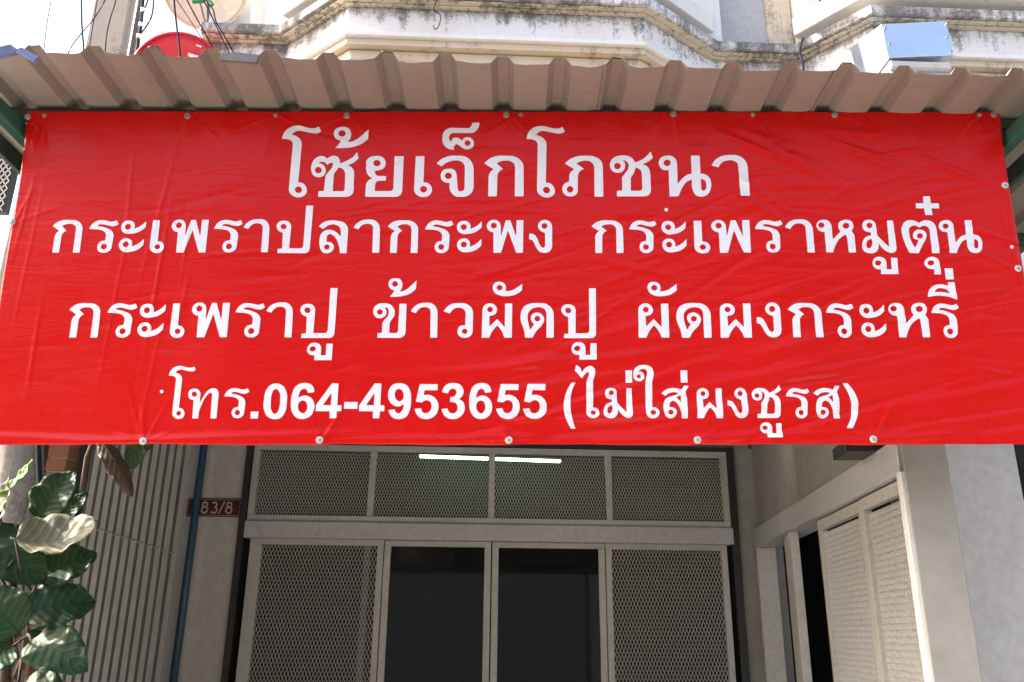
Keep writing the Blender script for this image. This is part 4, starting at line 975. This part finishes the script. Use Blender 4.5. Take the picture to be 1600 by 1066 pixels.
for (x, z) in ((A_.x + .02, A_.z - .04), (A_.x + .03, A_.z - .16), (C_.x - .012, C_.z + .03), (B_.x - .008, B_.z - .03), (C_.x - .02, C_.z + .14)):
    M().tube([(x, yd + .004, z), (x, yd - .022, z)], .007, 8).build('rivet', MAT['steel'], du)
# ---- utility pole, cables and dishes at the upper left
YPOL = 3.2
pw = empty('utility_pole', 'square grey concrete utility pole rising behind the awning at the upper left', 'pole', (0, 0, 0))
a, b, c, d = P(140, 80, YPOL), P(206, 80, YPOL), P(212, -80, YPOL), P(156, -80, YPOL)
wid = b.x - a.x
xm0, xm1 = (a.x + b.x)/2, (c.x + d.x)/2
zt_ = c.z + 2
def ringq(x, z, w, dpt): return [(x - w/2, YPOL, z), (x + w/2, YPOL, z), (x + w/2, YPOL + dpt, z), (x - w/2, YPOL + dpt, z)]
M().hexa(ringq(xm0 - .03, 0, wid*1.2, .32) + ringq(xm1 + .02, zt_, wid*.8, .22)).build('shaft', MAT['concrete'], pw, .02)
s0 = P(203, 90, YPOL - .02); s1 = P(222, -20, YPOL - .02)
M().tube([Vector((s0.x + .02, YPOL - .02, .5)), s0, s1], .028, 4).build('conduit', MAT['dark_frame'], pw)
for z in (3.6, 5.2, 6.9): M().box(xm0 - wid*.62, xm0 + wid*.62, YPOL - .02, YPOL - .005, z, z + .04).build('strap', MAT['rust'], pw)
def cab(pts, r, label, Y=3.0, mat='cable'):
    pts = [P(x, y, Y) for x, y in pts]; P_ = [pts[0]*2 - pts[1]] + pts + [pts[-1]*2 - pts[-2]]; out = []
    for i in range(1, len(P_) - 2):
        for s in range(6):
            t = s/6; p0, p1, p2, p3 = P_[i-1], P_[i], P_[i+1], P_[i+2]
            out.append(.5*((2*p1) + (p2-p0)*t + (2*p0-5*p1+4*p2-p3)*t*t + (3*p1-p0-3*p2+p3)*t**3))
    out.append(pts[-1]); o = M().tube(out, r, 6).build('cable', MAT[mat], smooth=True); return tag(o, label, 'cable')
cab([(84, -40), (80, 0), (73, 40), (68, 90), (66, 140)], .0035, 'thin dark wire farthest left against the sky')
cab([(124, -60), (127, 0), (128, 40), (131, 80), (133, 140)], .007, 'thick upright dark cable left of the utility pole')
cab([(170, -30), (164, 0), (146, 30), (125, 55), (108, 80), (95, 120)], .0045, 'curved wire crossing from the pole down to the left', 2.9)
cab([(156, -20), (152, 0), (146, 35), (140, 75), (137, 120)], .004, 'slack wire along the left edge of the utility pole', 2.92)
cab([(186, -40), (181, 0), (172, 30), (166, 60), (163, 110)], .005, 'purple grey wire running down the face of the utility pole', 3.14)
cab([(223, -30), (223, 0), (220, 40), (216, 65), (212, 120)], .014, 'bundle of black cables tied to the right edge of the pole', 2.95)
cab([(235, -30), (231, 0), (224, 18), (221, 35), (216, 60)], .006, 'short cable leaving the bundle close beside the pole', 2.93)
cab([(240, -40), (240, 0), (237, 25), (228, 42), (218, 55)], .006, 'looping cable bulging out right of the pole bundle', 2.93)
cab([(270, -60), (272, 0), (276, 40), (280, 70), (284, 120)], .006, 'dark wire crossing in front of the red dish', 1.5)
cab([(268, -12), (276, 0), (296, 30), (318, 65), (330, 90)], .0028, 'hair thin wire slanting down past the cream dish', 1.5)
cab([(282, -20), (292, 0), (308, 30), (322, 55), (340, 90)], .0045, 'pair of twisted wires slanting right of the red dish', 1.5)
cab([(308, -20), (318, 0), (332, 28), (345, 56), (362, 90)], .0045, 'slanting wire right beneath the green clamp', 1.5)
cab([(318, -10), (325, 5), (333, 15), (338, 35), (350, 55), (357, 68), (372, 95)], .0045, 'kinked wire rightmost of the slanting wires', 1.5)
for i, y in enumerate((16, 39, 57)):
    p = P(223.5 - i*3.2, y, 2.93); o = M().tube([p - Vector((0, 0, .014)), p + Vector((0, 0, .014))], .021, 8).build('cable_tie', MAT['white_paint'])
    tag(o, ('white tie round the pole cable bundle, topmost of three', 'white tie round the pole cable bundle, middle of three', 'white tie round the pole cable bundle, lowest of three')[i], 'cable tie', 'ties on the cable bundle')
def dish(name, label, cpx_, Y, rpx, tilt, mat, rim=True, depth=.22):
    c = P(cpx_[0], cpx_[1], Y); sc = (c - CAM).dot(CROT @ Vector((0, 0, -1)))/F_PX; r = rpx*sc
    e = empty(name, label, 'satellite dish', c)
    m = M(); nr_, na = 8, 48; rot = Matrix.Rotation(tilt[0], 3, 'X') @ Matrix.Rotation(tilt[1], 3, 'Y')
    for th in (0, .008):
        for i in range(nr_ + 1):
            for k in range(na):
                a = 2*math.pi*k/na; q_ = r*i/nr_; m.v.append(tuple(rot @ Vector((q_*math.cos(a), depth*r*(1 - (i/nr_)**2) + th, q_*math.sin(a)))))
    L = (nr_+1)*na
    for i in range(nr_):
        for k in range(na):
            f = (i*na+k, i*na+(k+1) % na, (i+1)*na+(k+1) % na, (i+1)*na+k); m.f += [f, tuple(v + L for v in f[::-1])]
    for k in range(na): f = nr_*na; m.f.append((f+k, f+(k+1) % na, L+f+(k+1) % na, L+f+k))
    m.build('reflector', MAT[mat], e, smooth=True)
    ringp = [rot @ Vector((r*math.cos(2*math.pi*k/48), 0, r*math.sin(2*math.pi*k/48))) for k in range(49)]
    M().tube(ringp, r*.022, 8, False).build('rim', MAT[mat], e, smooth=True)
    f = rot @ Vector((0, -r*.62, -r*.1))
    M().tube([rot @ Vector((0, 0, -r*.98)), f], r*.02, 6).build('feed_arm', MAT['zinc'], e)
    M().tube([f + rot @ Vector((0, -.03*r, 0)), f + rot @ Vector((0, .14*r, .0))], r*.07, 10).build('feed_horn', MAT['white_paint'], e, smooth=True)
    M().tube([Vector((0, r*.3, -r*.1)), Vector((0, r*.45, -r*.6)), Vector((0, r*.45, -c.z + z_soff if c.z > z_soff else -r*1.6))], r*.04, 8).build('mast', MAT['zinc'], e)
    return e, r, rot
e, r, rot = dish('red_satellite_dish', 'round red satellite dish peeking over the awning beside the pole', (279, 134), 2.2, 80, (R(26), R(0)), 'red_dish')
for (x0, z0, x1, z1) in ((-.62, .64, -.5, .55), (.36, .78, .46, .75), (.18, .62, .52, .50), (-.4, .30, .3, .26)):
    q = [Vector((x0*r, 0, z0*r)), Vector((x1*r, 0, z1*r))]
    for v in q: v.y = .22*r*(1 - (v.x**2 + v.z**2)/r**2) - .004
    M().tube([rot @ q[0], rot @ q[1]], .007 if x0 != .18 else .016, 4).build('lettering_mark', MAT['white_paint'], e)
e, r, rot = dish('cream_satellite_dish', 'large cream satellite dish high above the red dish', (320, -24), 2.25, 68, (R(28), R(0)), 'cream_dish')
o = M().tube([P(301, 3, 2.0), P(318, 2, 2.0), P(322, -4, 2.0), P(332, 8, 2.0)], .014, 6).build('green_clamp', MAT['leaf_green_part'], None); tag(o, 'small green plastic clamp in front of the cream satellite dish', 'clamp')
# blue flashing scraps and the grey patch on the awning edge
def scrap(name, label, pts, mat, th=.004):
    q = [P(x, y, front_y(-2.0) - .02 - dz*.3) for x, y, dz in pts]; m = M(); n = len(q)
    m.add(q + [v + Vector((0, .02, th)) for v in q], [tuple(range(n)), tuple(range(n, 2*n))[::-1]] + [(i, (i+1) % n, n + (i+1) % n, n + i) for i in range(n)])
    return tag(m.build(name, MAT[mat]), label, 'metal scrap')
scrap('blue_scrap', 'pale blue folded sheet scrap lying on the far left awning edge', [(-14, 90, .035), (22, 82, .035), (26, 76, .05), (16, 69, .06), (-14, 76, .06)], 'blue_sheet')
scrap('blue_scrap', 'bright blue crumpled strip hooked over the torn awning corner', [(24, 82, .035), (52, 96, .03), (60, 88, .035), (34, 74, .05), (27, 76, .05)], 'blue_sheet')
scrap('grey_patch', 'grey weathered sheet patch bent over the awning edge right of the red dish', [(343, 93, .03), (400, 97, .03), (404, 86, .035), (372, 82, .04), (344, 83, .035)], 'zinc')
cab([(1255, 60), (1252, 68), (1250, 80), (1253, 92), (1256, 110)], .007, 'blue black cable looped over the ledge between the two balconies', 1.9)
cab([(686, -10), (682, 2), (678, 15), (688, 24), (686, 40), (680, 46), (677, 40)], .0035, 'thin bent wire hanging on the mildewed balcony face', 1.9)
